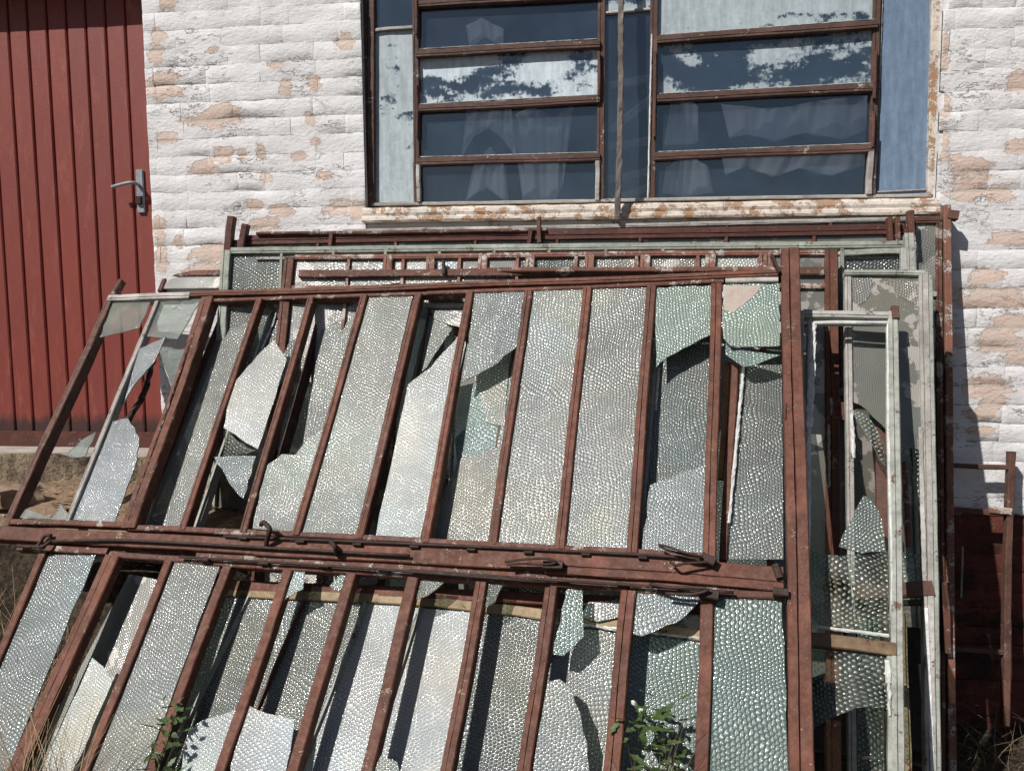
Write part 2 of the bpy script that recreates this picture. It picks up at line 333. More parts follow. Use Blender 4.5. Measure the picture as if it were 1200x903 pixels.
PROF = {
 'flat': lambda w, d: [(-w/2, -d), (-w/2, -.003), (-w/2+.003, 0), (w/2-.003, 0), (w/2, -.003), (w/2, -d)],
 'tee':  lambda w, d: [(-w/2, -d), (-w/2, -.011), (-w*.30, -.010), (-w*.24, 0), (w*.24, 0), (w*.30, -.010), (w/2, -.011), (w/2, -d)],
 'lip':  lambda w, d: [(-w/2, -d), (-w/2, -.003), (-w/2+.0025, 0), (w*.10, 0), (w*.12, -.005), (w*.17, -.005), (w*.19, -.001), (w/2-.002, -.001), (w/2, -.004), (w/2, -d)],
 'double': lambda w, d: [(-w/2, -d), (-w/2, -.004), (-w/2+.003, 0), (w*.02, 0), (w*.035, -.012), (w*.075, -.012), (w*.09, -.002), (w/2-.003, -.002), (w/2, -.006), (w/2, -d)],
}
def bar_mesh(a, b, w, d, z, prof='flat', jit=.0006, w2=None, step=.05, seed=None, bow=0., wav=2.):
    r = random.Random(seed if seed is not None else rnd.random())
    a = Vector((*a, z)); b = Vector((*b, z)); L = (b-a).length; dr = (b-a)/L
    sd_ = Vector((dr.y, -dr.x, 0)); n = max(1, int(L/step)); P = None; V = []; Fc = []
    ph = r.random()*9
    for i in range(n+1):
        t = i/n; ww = w + ((w2 or w)-w)*t; P = PROF[prof](ww, d)
        c = a + (b-a)*t + sd_*(bow*math.sin(math.pi*t)) + sd_*(jit*wav*math.sin(t*7+ph)) + Vector((0, 0, jit*wav*math.sin(t*5+ph*2)))
        for (s, q) in P: V.append(c + sd_*(s + r.uniform(-jit, jit)) + Vector((0, 0, q + r.uniform(-jit, jit))))
    k = len(P)
    for i in range(n):
        for j in range(k):
            j2 = (j+1) % k; Fc.append((i*k+j, i*k+j2, (i+1)*k+j2, (i+1)*k+j))
    Fc.append(tuple(range(k))); Fc.append(tuple(range(n*k, n*k+k))[::-1])
    return mesh('bar', V, Fc)
class Frame:
    def __init__(s, name, label, group, plane, cat='window frame', root=None):
        s.p = plane; s.root = root if root is not None else empty(name, label, cat, group, plane.m)
    def bar(s, name, a, b, w, mat, d=.04, z=0., prof='flat', label=None, **k):
        """a, b are the ends as seen in the picture; width and depth in metres"""
        me = bar_mesh(s.p.px(*a, z), s.p.px(*b, z), w, d, z, prof, **k)
        return link(name, me, mat, s.root, label=label)
    def shard(s, pts, mat, z=-.014, name='glass_shard', th=.004, tilt=(0, 0), label=None):
        P = [s.p.px(x, y, z) for x, y in pts]
        if name == 'glass_shard' or len(pts) > 4:
            Q = []
            for i, a in enumerate(P):
                b = P[(i+1) % len(P)]; L = (b-a).length; Q.append(a); n = min(6, int(L/.035)); nn = Vector((-(b-a).y, (b-a).x))/max(L, 1e-6)
                for k in range(1, n+1): Q.append(a+(b-a)*((k+rnd.uniform(-.25, .25))/(n+1))+nn*rnd.uniform(-.0035, .0035))
            P = Q
        c = sum(P, Vector((0, 0)))/len(P)
        f = [Vector((p.x, p.y, z + tilt[0]*(p.x-c.x) + tilt[1]*(p.y-c.y))) for p in P]; n = len(f)
        V = f + [q - Vector((0, 0, th)) for q in f]
        Fc = [tuple(range(n)), tuple(range(n, 2*n))[::-1]] + [(i, (i+1) % n, (i+1) % n+n, i+n) for i in range(n)]
        me = mesh(name, V, Fc); me.materials.append(mat); me.materials.append(m_edge)
        for p in me.polygons:
            if len(p.vertices) == 4 and abs(p.normal.z) < .5: p.material_index = 1
        return link(name, me, None, s.root, label=label)
    def pane(s, a, b, c, d, mat, z=-.014, label=None): return s.shard([a, b, c, d], mat, z, 'glass_pane', label=label)
    def putty(s, a, b, mat=None, w=.008, z=-.006, jit=.0022):
        me = bar_mesh(s.p.px(*a, z), s.p.px(*b, z), w, .006, z, 'flat', jit=jit*.75, step=.012, wav=.25); return link('putty_strip', me, mat or m_putty, s.root)
    def tube(s, name, pts, r, mat, sides=7, closed=False):
        """pts: (x, y, z) picture position plus height off the frame's face"""
        P = [Vector((*s.p.px(x, y, z), z)) for x, y, z in pts]; return link(name, tube_mesh(P, r, sides), mat, s.root)
def tube_mesh(P, r, sides=7):
    Q = []
    for i in range(len(P)-1):                     # Catmull-Rom smoothing
        p0, p1, p2, p3 = P[max(0, i-1)], P[i], P[i+1], P[min(len(P)-1, i+2)]
        for k in range(4):
            t = k/4; Q.append(.5*((2*p1)+(p2-p0)*t+(2*p0-5*p1+4*p2-p3)*t*t+(3*p1-p0-3*p2+p3)*t**3))
    Q.append(P[-1]); V = []; Fc = []
    for i, q in enumerate(Q):
        dr = (Q[min(i+1, len(Q)-1)] - Q[max(i-1, 0)]).normalized(); a = dr.orthogonal().normalized()
        if abs(dr.z) < .9: a = dr.cross(Vector((0, 0, 1))).normalized()
        b = dr.cross(a); rr = r[min(i//4, len(r)-1)] if isinstance(r, (list, tuple)) else r
        for k in range(sides): an = 2*math.pi*k/sides; V.append(q + a*math.cos(an)*rr + b*math.sin(an)*rr)
    for i in range(len(Q)-1):
        for k in range(sides): k2 = (k+1) % sides; Fc.append((i*sides+k, i*sides+k2, (i+1)*sides+k2, (i+1)*sides+k))
    Fc.append(tuple(range(sides))); Fc.append(tuple(range((len(Q)-1)*sides, len(Q)*sides)))
    return mesh('tube', V, Fc, True)
def box_mesh(x0, x1, y0, y1, z0, z1, bev=0.):
    bm = bmesh.new(); bmesh.ops.create_cube(bm, size=1)
    for v in bm.verts: v.co = Vector((x0 if v.co.x < 0 else x1, y0 if v.co.y < 0 else y1, z0 if v.co.z < 0 else z1))
    if bev: bmesh.ops.bevel(bm, geom=bm.edges[:], offset=bev, segments=2, affect='EDGES')
    me = bpy.data.meshes.new('box'); bm.to_mesh(me); bm.free(); return me
def lerp(a, b, t): return (a[0]+(b[0]-a[0])*t, a[1]+(b[1]-a[1])*t)

# ------------------------------------------------------------------ ground
def gz(x, y):
    base = .02 - .10*max(0, min(1, (x-.6)/1.2)) - .02*max(0, 1.5-y)
    z = base
    # raised bank in front of the door, falling away under the leaning frames
    t = max(0, min(1, (-1.02-x)/.35)); t = t*t*(3-2*t)
    top = wallpt(60, 560).z - max(0, 3.15-y)*.16
    s = max(0, min(1, (y-2.50-.06*math.sin(x*5))/.34)); s = s*s*(3-2*s)
    z = base + (top-base)*t*s
    if y > 3.05 and x > -1.35: z += 0
    if abs(x) < 8 and abs(y) < 8:
        z += .018*noise.noise(Vector((x*5, y*5, 0))) + .008*noise.noise(Vector((x*19, y*19, 3)))
    return z
def ground():
    xs = [-400, -120, -40, -15, -7] + [-4+.06*i for i in range(110)] + [3.2, 7, 15, 40, 120, 400]
    ys = [-400, -120, -40, -15, -6, -2, 0, 1] + [1.4+.05*i for i in range(42)] + [3.6, 6, 10, 40, 400]
    V = [(x, y, gz(x, y)) for y in ys for x in xs]; n = len(xs)
    Fc = [(j*n+i, j*n+i+1, (j+1)*n+i+1, (j+1)*n+i) for j in range(len(ys)-1) for i in range(n-1)]
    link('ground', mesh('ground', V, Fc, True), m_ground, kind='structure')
ground()

# ------------------------------------------------------------------ building: wall, bricks, door, window
bld = empty('workshop_building', 'whitewashed brick workshop with a red plank door and a wide steel window', 'building', mat=Matrix.Translation((0, WY, 0)))
DX1 = wallpt(182, 335).x                       # door's right jamb
DX0 = DX1 - 1.0
DZ0 = wallpt(120, 519, WY+.1).z
WX0, WX1 = wallpt(428, 240).x, wallpt(1098, 225).x
WZ0 = wallpt(700, 250).z; DTOP = wallpt(80, 12).z + .135; TOP = 3.6
def inside(x0, x1, z0, z1):
    if x1 > WX0 and x0 < WX1 and z1 > WZ0-.02: return True
    if x1 > DX0 and x0 < DX1 and z0 < DTOP+.0 and z1 > DZ0-.06: return True
    return False
# wall core: a slab with openings, built from blocks that butt
core = []
def blk(x0, x1, z0, z1, y0=.0085, y1=.26): core.append((x0, x1, y0, y1, z0, z1))
blk(-6, DX0, -.6, TOP); blk(DX0, DX1, DTOP, TOP); blk(DX0, DX1, -.6, DZ0-.03, .10, .26); blk(DX1, WX0-.0, -.6, TOP)
blk(WX0, WX1, -.6, WZ0-.005); blk(WX0, WX1, WZ0+1.55, TOP); blk(WX1, 5, -.6, TOP)
bm = bmesh.new()
for (x0, x1, y0, y1, z0, z1) in core:
    tmp = box_mesh(x0, x1, y0, y1, z0, z1); bm.from_mesh(tmp); bpy.data.meshes.remove(tmp)
me = bpy.data.meshes.new('wall'); bm.to_mesh(me); bm.free()
wall = link('wall', me, m_wallL, bld)
US = [0, .03, .16, .34, .5, .66, .84, .97, 1]; VS = [0, .09, .5, .92, 1]
def brick_mesh(x0, x1, z0, z1, r, lod=1):
    nx, nz = (8, 4) if lod else (3, 2); V = []; Fc = []
    y = r.uniform(-.0012, .0012); tx, tz = r.uniform(-.0008, .0008), r.uniform(-.004, .001); low = r.choice((0, 0, 0, .004, .009)) ; hi = r.choice((0, 0, .003)); l0, l1 = r.random(), r.random()
    for j in range(nz+1):
        for i in range(nx+1):
            u, v = (US if nx == 8 else [q/nx for q in range(nx+1)])[i], (VS if nz == 4 else [q/nz for q in range(nz+1)])[j]; e = (i in (0, nx)) + (j in (0, nz))
            uu = u + (0 if e else r.uniform(-.01, .01)); 
            X = x0+(x1-x0)*uu; Z = z0+(z1-z0)*v
            n = noise.noise(Vector((X*9, Z*13, 1.3)))*.0038 + noise.noise(Vector((X*34, Z*44, 5.3)))*.0016
            if e: Z += noise.noise(Vector((X*8, Z*9, 8.)))*.009
            rec = 0
            if j == 0: rec = .0019 + low*max(0, noise.noise(Vector((X*9, Z*9, 2.)))*2+.35)
            elif j == nz: rec = .0014 + hi*max(0, noise.noise(Vector((X*9, Z*9, 7.)))*2+.2)
            if i in (0, nx): rec += .0008+.003*max(0, -.15+noise.noise(Vector((X*5, Z*8, 4.))))
            rec *= max(0, min(1.5, .75+2.0*noise.noise(Vector((X*3.5, Z*6, 11.)))))
            V.append((X, y + n + (u-.5)*tx + (v-.5)*tz + rec, Z))
    ring = [i for i in range(nx+1)] + [(j)*(nx+1)+nx for j in range(1, nz+1)] + [nz*(nx+1)+i for i in range(nx-1, -1, -1)] + [j*(nx+1) for j in range(nz-1, 0, -1)]
    for j in range(nz):
        for i in range(nx): a = j*(nx+1)+i; Fc.append((a, a+1, a+nx+2, a+nx+1))
    k = len(V)
    for q in ring: V.append((V[q][0], .016, V[q][2]))
    k2 = len(V)
    for q in ring: V.append(V[q])
    nr = len(ring)
    for i in range(nr): i2 = (i+1) % nr; Fc.append((k2+i, k2+i2, k+i2, k+i))
    return V, Fc
CH, BL = .0735, .236
rest_V, rest_F = [], []; rb = random.Random(3); cnt = 0
cam_xy = lambda p: ((p-CAM).dot(CR)/(p-CAM).dot(CF)*F+600, 451.5-(p-CAM).dot(CU)/(p-CAM).dot(CF)*F)
z = -.3; row = 0
while z < 2.9:
    x = -3.2 + (BL/2 if row % 2 else 0) + rb.uniform(-.02, .02)
    while x < 2.4:
        L = BL*rb.choice((1, 1, 1, .5, .97)); x0, x1 = x, x+L; z0, z1 = z, z+CH
        pieces = [(x0, x1)]
        for (a, b, zz0, zz1) in ((DX0, DX1, DZ0-.06, DTOP), (WX0, WX1, WZ0-.03, WZ0+1.55)):
            if z1 > zz0 and z0 < zz1:
                new = []
                for (p, q) in pieces:
                    if q <= a or p >= b: new.append((p, q)); continue
                    if p < a-.02: new.append((p, a))
                    if q > b+.02: new.append((b, q))
                pieces = new
        for (p, q) in pieces:
            u, v = cam_xy(Vector(((p+q)/2, WY, (z0+z1)/2)))
            vis = (-40 < u < 1240 and -20 < v < 903) and ((158 < u < 440 and v < 345) or (u > 1085) )
            Vv, Ff = brick_mesh(p, q, z0, z1, rb, 1 if vis else 0)
            if vis and cnt < 298:
                cnt += 1; link('brick', mesh('brick', Vv, Ff, True), m_wallL if u < 700 else m_wallR, wall)
            else:
                k = len(rest_V); rest_V += Vv; rest_F += [tuple(i+k for i in f) for f in Ff]
        x += L
    z += CH; row += 1
link('brickwork', mesh('brickwork', rest_V, rest_F), m_wallR, wall, kind='stuff')

# door
m_doorred = door_mat()
DY = .13
door = link('door', box_mesh(DX0+.0, DX1+.0, DY+.012, DY+.05, DZ0-.02, DTOP+.02), m_doorred, bld)
gx = wallpt(151, 115, WY+DY).x; pw = wallpt(151, 115, WY+DY).x - wallpt(128, 115, WY+DY).x
def plank(x0, x1):
    g = .0045; P = [(x0+g-.002, DY+.012), (x0+g, DY+.004), (x0+g+.005, DY), (x1-g-.005, DY), (x1-g, DY+.004), (x1-g+.002, DY+.012)]
    n = 8; V = []; Fc = []; k = len(P)
    for i in range(n+1):
        z = DZ0 + (DTOP+.015-DZ0)*i/n
        for (x, y) in P: V.append((x, y+rnd.uniform(-.0007, .0007), z))
    for i in range(n):
        for j in range(k-1): Fc.append((i*k+j, i*k+j+1, (i+1)*k+j+1, (i+1)*k+j))
    return mesh('plank', V, Fc)
x = gx
link('plank', plank(gx, DX1-.001), m_doorred, door)
while x > DX0+.02:
    link('plank', plank(max(DX0, x-pw), x), m_doorred, door); x -= pw
hx, hz = wallpt(163, 217, WY+DY-.01).x, wallpt(163, 217, WY+DY-.01).z
hp = link('handle', box_mesh(hx-.014, hx+.020, DY-.012, DY-.001, wallpt(163, 250, WY+DY).z, wallpt(163, 199, WY+DY).z, .003), m_steel, door)
link('lever', tube_mesh([Vector((hx, DY-.01, hz)), Vector((hx, DY-.05, hz+.004)), Vector((hx-.03, DY-.058, hz+.002)), Vector((hx-.10, DY-.055, hz-.012))], .0075), m_steel, door)
link('lock_cylinder', box_mesh(hx-.012, hx+.014, DY-.026, DY-.012, hz-.085, hz-.05, .003), m_iron, door)
link('kickboard', box_mesh(DX0, DX1-.002, DY-.014, DY+.01, DZ0-.028, wallpt(60, 505, WY+DY).z, .003), m_darkred, door)
# threshold slab and the rough plinth beneath it
link('threshold', box_mesh(-3.4, DX1+.02, -.055, DY, wallpt(60, 531, WY-.05).z, DZ0-.0295, .006), m_slab, bld)
def rough_block(x0, x1, y0, y1, z0, z1, amp, st=.035, seed=0.):
    bm = bmesh.new(); bmesh.ops.create_cube(bm, size=1)
    bmesh.ops.subdivide_edges(bm, edges=bm.edges[:], cuts=1)
    for v in bm.verts: v.co = Vector((x0+(x1-x0)*(v.co.x+.5), y0+(y1-y0)*(v.co.y+.5), z0+(z1-z0)*(v.co.z+.5)))
    for _ in range(4):
        e = [q for q in bm.edges if q.calc_length() > st*1.6]
        if not e: break
        bmesh.ops.subdivide_edges(bm, edges=e, cuts=1, use_grid_fill=True)
    for v in bm.verts:
        p = v.co*9 + Vector((seed, 0, 0)); v.co += Vector((noise.noise(p), noise.noise(p+Vector((7, 0, 0))), noise.noise(p+Vector((0, 9, 0)))))*amp
        p = v.co*31; v.co += Vector((noise.noise(p), noise.noise(p+Vector((7, 0, 0))), noise.noise(p+Vector((0, 9, 0)))))*amp*.35
    bmesh.ops.triangulate(bm, faces=bm.faces[:])
    me = bpy.data.meshes.new('rough'); bm.to_mesh(me); bm.free()
    return me
link('plinth', rough_block(-3.4, DX1+.32, -.075, .05, H-1.1, wallpt(60, 533, WY-.05).z, .022), m_plinth, bld)

# window (frame lies a little back in its opening)
WP = Plane((700, 240), -.035, 0, 90)
def W(x, y, z=0.): return WP.px(x, y, z)
o = bpy.data.objects.new('window', bar_mesh(W(431, -140), W(433, 241), .045, .06, 0, 'lip')); o.data.materials.append(m_winrail); COL.objects.link(o)
o.parent = bld; o.matrix_parent_inverse = Matrix.Identity(4); o.matrix_local = Matrix.Translation((0, -WY, 0)) @ WP.m; win = o
fw = Frame('window', None, None, WP, root=win)
fw.bar('frame_bar', (1101, -150), (1093, 228), .034, m_cream, .06)
fw.bar('frame_bar', (433, 239.5), (1092, 228.5), .014, m_grey, .05)
# side strips, mullions
fw.bar('glazing_bar', (437, 35), (483, 31.5), .014, m_grey, .03, -.006)
fw.bar('frame_bar', (705, -150), (704, 235), .030, m_winrail, .05, -.001, prof='lip')
fw.bar('frame_bar', (769, -150), (763.5, 234), .030, m_winrail, .05, -.001, prof='lip')
fw.bar('frame_bar', (1032, -150), (1022.5, 229), .026, m_winrail, .05, -.001, prof='lip')
fw.bar('frame_bar', (484, -150), (489, 238), .026, m_winrail, .05, -.001, prof='lip')
fw.bar('glazing_bar', (710, 15), (766, 10), .011, m_grey, .03, -.006)
for (a, b) in (((486, 4), (703, -8)), ((487, 62.5), (703, 50.5)), ((487.5, 127), (703, 116)), ((488, 189), (703, 183.5))):
    fw.bar('sash_rail', a, b, .028, m_winrail, .035, .012, prof='lip')
    fw.putty((a[0]+4, a[1]-5), (b[0]-3, b[1]-5), m_grey, .005, .008, .0008)
for (a, b) in (((770, -34), (1030, -50)), ((770, 46), (1029, 27.5)), ((768.5, 115), (1027, 101.5)), ((767, 183), (1025, 173))):
    fw.bar('sash_rail', a, b, .028, m_winrail, .035, .012, prof='lip')
    fw.putty((a[0]+4, a[1]-5), (b[0]-3, b[1]-5), m_grey, .005, .008, .0008)
for (a, b) in (((488, 100), (488.5, 160)), ((487, -30), (487.6, 40)), ((702, 60), (702, 112)), ((1027, 60), (1025, 115)), ((1024.5, 130), (1023, 172)), ((768, 60), (767, 160))):
    fw.bar('hinge_strip', a, b, .012, m_rust, .012, .017)
fw.bar('lower_stile', (489.5, 192), (490.5, 236), .016, m_grey, .02, .01)
fw.bar('lower_stile', (700.5, 187), (700, 234), .018, m_grey, .02, .01)
fw.bar('lower_stile', (1021.5, 177), (1018.5, 227), .022, m_grey, .02, .01)
fw.putty((764, 40), (759.5, 232), m_putty, .008, .003, .001)
def wp(a, b, c, d, mat, lab=None): fw.pane(a, b, c, d, mat, -.02, lab)
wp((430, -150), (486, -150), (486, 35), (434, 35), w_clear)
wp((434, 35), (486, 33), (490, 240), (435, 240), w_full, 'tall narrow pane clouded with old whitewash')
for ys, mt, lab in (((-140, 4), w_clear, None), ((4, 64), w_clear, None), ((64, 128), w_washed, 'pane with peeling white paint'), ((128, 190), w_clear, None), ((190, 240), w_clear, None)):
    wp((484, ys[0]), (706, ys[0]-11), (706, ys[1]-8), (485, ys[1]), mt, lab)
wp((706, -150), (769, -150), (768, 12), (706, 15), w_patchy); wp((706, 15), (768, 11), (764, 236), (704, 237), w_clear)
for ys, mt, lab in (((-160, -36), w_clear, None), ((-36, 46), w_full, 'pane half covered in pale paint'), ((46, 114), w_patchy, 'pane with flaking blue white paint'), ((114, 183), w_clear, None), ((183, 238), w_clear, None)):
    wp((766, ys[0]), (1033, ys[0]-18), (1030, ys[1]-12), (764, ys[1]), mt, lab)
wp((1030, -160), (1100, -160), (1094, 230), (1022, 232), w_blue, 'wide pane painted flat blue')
fw.putty((1036, -40), (1026, 226), m_grey, .004, -.012, .001); fw.putty((1091, -100), (1090.5, 226), m_grey, .006, -.012, .001)
fw.putty((1028, 225), (1090, 222), m_grey, .006, -.012, .001); fw.putty((440, 237), (486, 237), m_grey, .005, -.012, .001)
# sill: moulded ledge with chipped cream paint
def sill():
    a, b = wallpt(424, 243, WY-.03), wallpt(1103, 231, WY-.03); n = 60; V = []; Fc = []
    P = [(.04, .004), (-.012, 0), (-.024, -.010), (-.029, -.022), (-.026, -.034), (-.034, -.040), (-.037, -.050), (-.034, -.058), (.04, -.062)]
    k = len(P)
    for i in range(n+1):
        t = i/n; x = a.x+(b.x-a.x)*t; z = a.z+(b.z-a.z)*t
        for (y, dz) in P: V.append((x, y+rnd.uniform(-.0015, .0015), z+dz*1.05+rnd.uniform(-.0015, .0015)))
    for i in range(n):
        for j in range(k): Fc.append((i*k+j, i*k+(j+1) % k, (i+1)*k+(j+1) % k, (i+1)*k+j))
    Fc += [tuple(range(k)), tuple(range(n*k, n*k+k))]
    link('sill', mesh('sill', V, Fc), m_cream, bld)
sill()
# room behind the glass
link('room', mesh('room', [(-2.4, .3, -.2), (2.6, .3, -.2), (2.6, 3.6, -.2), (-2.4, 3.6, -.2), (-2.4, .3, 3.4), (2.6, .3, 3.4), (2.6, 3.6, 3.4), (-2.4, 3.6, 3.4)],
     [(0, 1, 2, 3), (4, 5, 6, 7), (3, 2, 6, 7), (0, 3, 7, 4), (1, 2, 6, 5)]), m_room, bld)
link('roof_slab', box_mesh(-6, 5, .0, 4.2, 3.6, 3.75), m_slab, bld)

# curtains and timber inside
def cloth(pts_top, pts_bot, Y, amp, fr, name, label, cat='curtain', group=None, mat=None):
    n, mrow = 48, 10; V = []; Fc = []
    def lp(P, t):
        k = t*(len(P)-1); i = min(int(k), len(P)-2); return lerp(P[i], P[i+1], k-i)
    for j in range(mrow+1):
        for i in range(n+1):
            t = i/n; a, b = lp(pts_top, t), lp(pts_bot, t); s = j/mrow; q = lerp(a, b, s)
            p = wallpt(q[0], q[1], Y); p.y += amp*math.sin(t*fr+s*1.3)*(.4+.6*s) + .3*amp*math.sin(t*fr*2.7); V.append(p)
    for j in range(mrow):
        for i in range(n): a = j*(n+1)+i; Fc.append((a, a+1, a+n+2, a+n+1))
    me = mesh(name, V, Fc, True); o = link(name, me, mat or m_curtain); mo = o.modifiers.new('thick', 'SOLIDIFY'); mo.thickness = .002
    tag(o, label, cat, group); return o
cloth([(845, 122), (905, 128), (960, 118), (1022, 112)], [(855, 162), (880, 158), (905, 166), (945, 156), (985, 164), (1022, 150)], WY+.16, .012, 30, 'curtain', 'white scalloped curtain valance behind the right window sash')
cloth([(845, 178), (940, 172), (1020, 168)], [(850, 205), (875, 196), (905, 208), (935, 198), (975, 206), (1018, 192)], WY+.15, .012, 26, 'curtain', 'lower white scalloped curtain edge behind the bottom right pane')
cloth([(786, 120), (800, 105), (818, 125)], [(778, 170), (800, 170), (818, 168)], WY+.17, .01, 9, 'curtain', 'short gathered white curtain at the left end of the right sash')
cloth([(600, 135), (625, 124), (650, 138), (672, 120)], [(612, 235), (630, 240), (650, 240), (660, 215)], WY+.16, .014, 14, 'curtain', 'white tied curtain hanging at the right of the left sash')
cloth([(556, 190), (575, 172), (592, 195)], [(545, 236), (570, 220), (596, 240)], WY+.18, .012, 12, 'curtain', 'white curtain fold low in the left sash')
cloth([(548, 118), (560, 100), (578, 96), (592, 108), (600, 130)], [(540, 186), (556, 160), (572, 150), (588, 162), (606, 186)], WY+.14, .010, 16, 'curtain', 'pale arched curtain loop in the third pane of the left sash')
cloth([(546, 30), (565, 22), (590, 34)], [(550, 58), (570, 44), (590, 58)], WY+.15, .008, 10, 'curtain', 'small pale curtain loop in the top left sash pane')
cloth([(780, 196), (806, 180), (830, 196)], [(776, 226), (800, 232), (836, 226)], WY+.16, .014, 12, 'curtain', 'crumpled white curtain at the lower left corner of the right sash')
def inner_timber(a, b, Y, w, label):
    p, q = wallpt(*a, Y), wallpt(*b, Y+.12); me = bar_mesh((0, 0), ((q-p).length, 0), w, .03, 0); o = link('timber', me, m_palewood)
    o.matrix_world = Matrix.Translation(p) @ (q-p).to_track_quat('X', 'Z').to_matrix().to_4x4(); tag(o, label, 'timber', 'timbers stored inside the window')
for i, (a, b) in enumerate((((714, 96), (766, 86)), ((712, 150), (766, 108)), ((712, 168), (766, 160)), ((712, 206), (764, 196)), ((712, 232), (764, 214)))):
    inner_timber(a, b, WY+.075, .022, ['topmost pale timber behind the narrow middle pane', 'steeply slanting timber behind the narrow middle pane', 'level timber halfway up behind the narrow middle pane', 'second lowest timber behind the narrow middle pane', 'lowest timber behind the narrow middle pane'][i])
# pole in front of the window
p0, p1 = wallpt(734, -120, WY-.03), wallpt(724, 254, WY-.085)
me = bar_mesh((0, 0), ((p1-p0).length, 0), .021, .02, 0, jit=.0022, step=.03, bow=.006); o = link('wooden_pole', me, m_stick)
dr = (p1-p0).normalized(); xx = dr; zz = Vector((0, -1, 0)); zz = (zz-xx*zz.dot(xx)).normalized(); yy = zz.cross(xx)
mm = Matrix((xx, yy, zz)).transposed().to_4x4(); mm.translation = p0; o.matrix_world = mm
tag(o, 'thin weathered grey pole standing on the sill in front of the narrow middle pane', 'pole')

# ------------------------------------------------------------------ the leaning stack of old glazed frames
GRP = 'old glazed window frames leaning in a stack against the wall'
U1 = -ray(-2790, 446); V1 = ray(870, -1230)
GAP = .52
P1 = Plane((918, 318), GAP, U=U1, V=V1)
P1b = Plane((918, 318), GAP, U=U1, V=V1, off=-.088)
P2 = Plane((918, 318), GAP, U=U1, V=V1, off=-.075)

# rear frames, from the wall outwards ---------------------------------------------------------
def ladder(name, label, plane, tl, tr, H_m, mats, ncol, railw=.03, postw=.035, glass=None, lower=(.45,), post=True, d=.035, skip=(), barw=.022, glassz=-.015, own=True, lpost=True, rpost=True, prof='lip'):
    """a plain glazed frame: top rail seen from tl to tr, posts running down the slope H_m metres"""
    f = Frame(name, label, GRP, plane); a, b = plane.px(*tl), plane.px(*tr); mp, mr, mb = mats
    def B(nm, A, Bq, w, m, dd=d, z=0., pr='flat'): link(nm, bar_mesh(A, Bq, w, dd, z, pr), m, f.root)
    dn = Vector((0, -1)); nrm = Vector((b.y-a.y, a.x-b.x)).normalized()
    B('top_rail', a, b, railw, mr, pr=prof)
    if lpost: B('post', a+nrm*(-.0)+Vector((-postw/2, 0)), a+dn*H_m+Vector((-postw/2, 0)), postw, mp, d, .002, prof)
    if rpost: B('post', b+Vector((postw/2, 0)), b+dn*H_m+Vector((postw/2, 0)), postw, mp, d, .002, prof)
    for i in range(1, ncol):
        q = a+(b-a)*(i/ncol); B('glazing_bar', q, q+dn*H_m, barw, mb, d*.8, -.003, 'tee')
    for h in lower: B('cross_rail', a+dn*h*H_m, b+dn*h*H_m, railw, mr, d, -.001, prof)
    if glass:
        hs = [0]+[h*H_m for h in lower]+[H_m]
        for i in range(ncol):
            for j in range(len(hs)-1):
                if (i, j) in skip: continue
                q0, q1 = a+(b-a)*(i/ncol), a+(b-a)*((i+1)/ncol); g = glass[(i*3+j*5) % len(glass)]
                P = [q0+dn*hs[j], q1+dn*hs[j], q1+dn*hs[j+1], q0+dn*hs[j+1]]
                if rnd.random() < .4: P[2] = P[2]+Vector((0, rnd.uniform(0, .3)*(hs[j+1]-hs[j])))
                V = [Vector((*p, glassz)) for p in P]; V += [v-Vector((0, 0, .004)) for v in V]
                link('glass_pane', mesh('glass_pane', V, [(0, 1, 2, 3), (7, 6, 5, 4), (0, 1, 5, 4), (1, 2, 6, 5), (2, 3, 7, 6), (3, 0, 4, 7)]), g, f.root)
    return f
R6 = ladder('glazed_frame', 'rearmost long frame with a grey white top rail just under the window sill', Plane((700, 267), .055, 0, 86), (402, 271), (1098, 256), 1.35, (m_rust, m_grey, m_rust), 6, .016, .02, lower=(.5,))
R5 = ladder('glazed_frame', 'long dark red frame directly below the grey white rail', Plane((700, 277), .105, 0, 82), (283, 281), (1060, 268), 1.4, (m_redold, m_darkred, m_redold), 8, .040, .035, (g_dull,), (.45,), prof='double')
R5.bar('top_rail', (300, 273.5), (640, 269), .012, m_redold, .02, .014)
R5.bar('clip', (388, 271), (386, 288), .016, m_redold, .02, .012)
R5.bar('clip', (631, 254), (632, 284), .016, m_rust, .03, .022); R5.bar('clip', (622, 268), (620, 286), .018, m_darkred, .02, .016)
for a in ((270, 253, 263, 312, .03), (286, 262, 279, 306, .026)): R5.bar('post_end', (a[0], a[1]), (a[2], a[3]), a[4], m_darkred, .03, .024)
for a in ((1044, 254, 1045, 283), (1052, 254, 1053, 283), (1068, 246, 1070, 282)): R5.bar('clip', a[:2], a[2:], .022 if a[0] > 1060 else .016, m_redold, .03, .03)
R4 = ladder('glazed_frame', 'long frame with a lichen green top rail', Plane((700, 290), .17, -.5, 78), (270, 293), (1060, 285.5), 1.35, (m_green, m_green, m_green), 12, .026, .04, (g_grey, g_plaster, g_dull), (.4,), prof='lip')
R4.bar('cross_rail', (300, 302.5), (1052, 296), .012, m_greygreen, .02, -.006)
R4.bar('rail_stub', (990, 296), (1058, 293.5), .022, m_green, .02, .006)
R3 = ladder('glazed_frame', 'long rose frame with a row of small top panes and a red right post', Plane((700, 303), .235, -1.5, 72), (345, 301), (967, 295), 1.5, (m_red, m_pink, m_pink), 9, rpost=False, railw=.020, postw=.042, glass=(g_plaster, g_white, g_grey, g_plaster, g_dull), lower=(.085, ), prof='lip')
R3.bar('post', (975, 292), (978, 905), .044, m_red, .035, .003, 'lip')
R3.bar('cross_rail', (350, 320), (966, 316.5), .030, m_redold, .03, .004, 'flat')
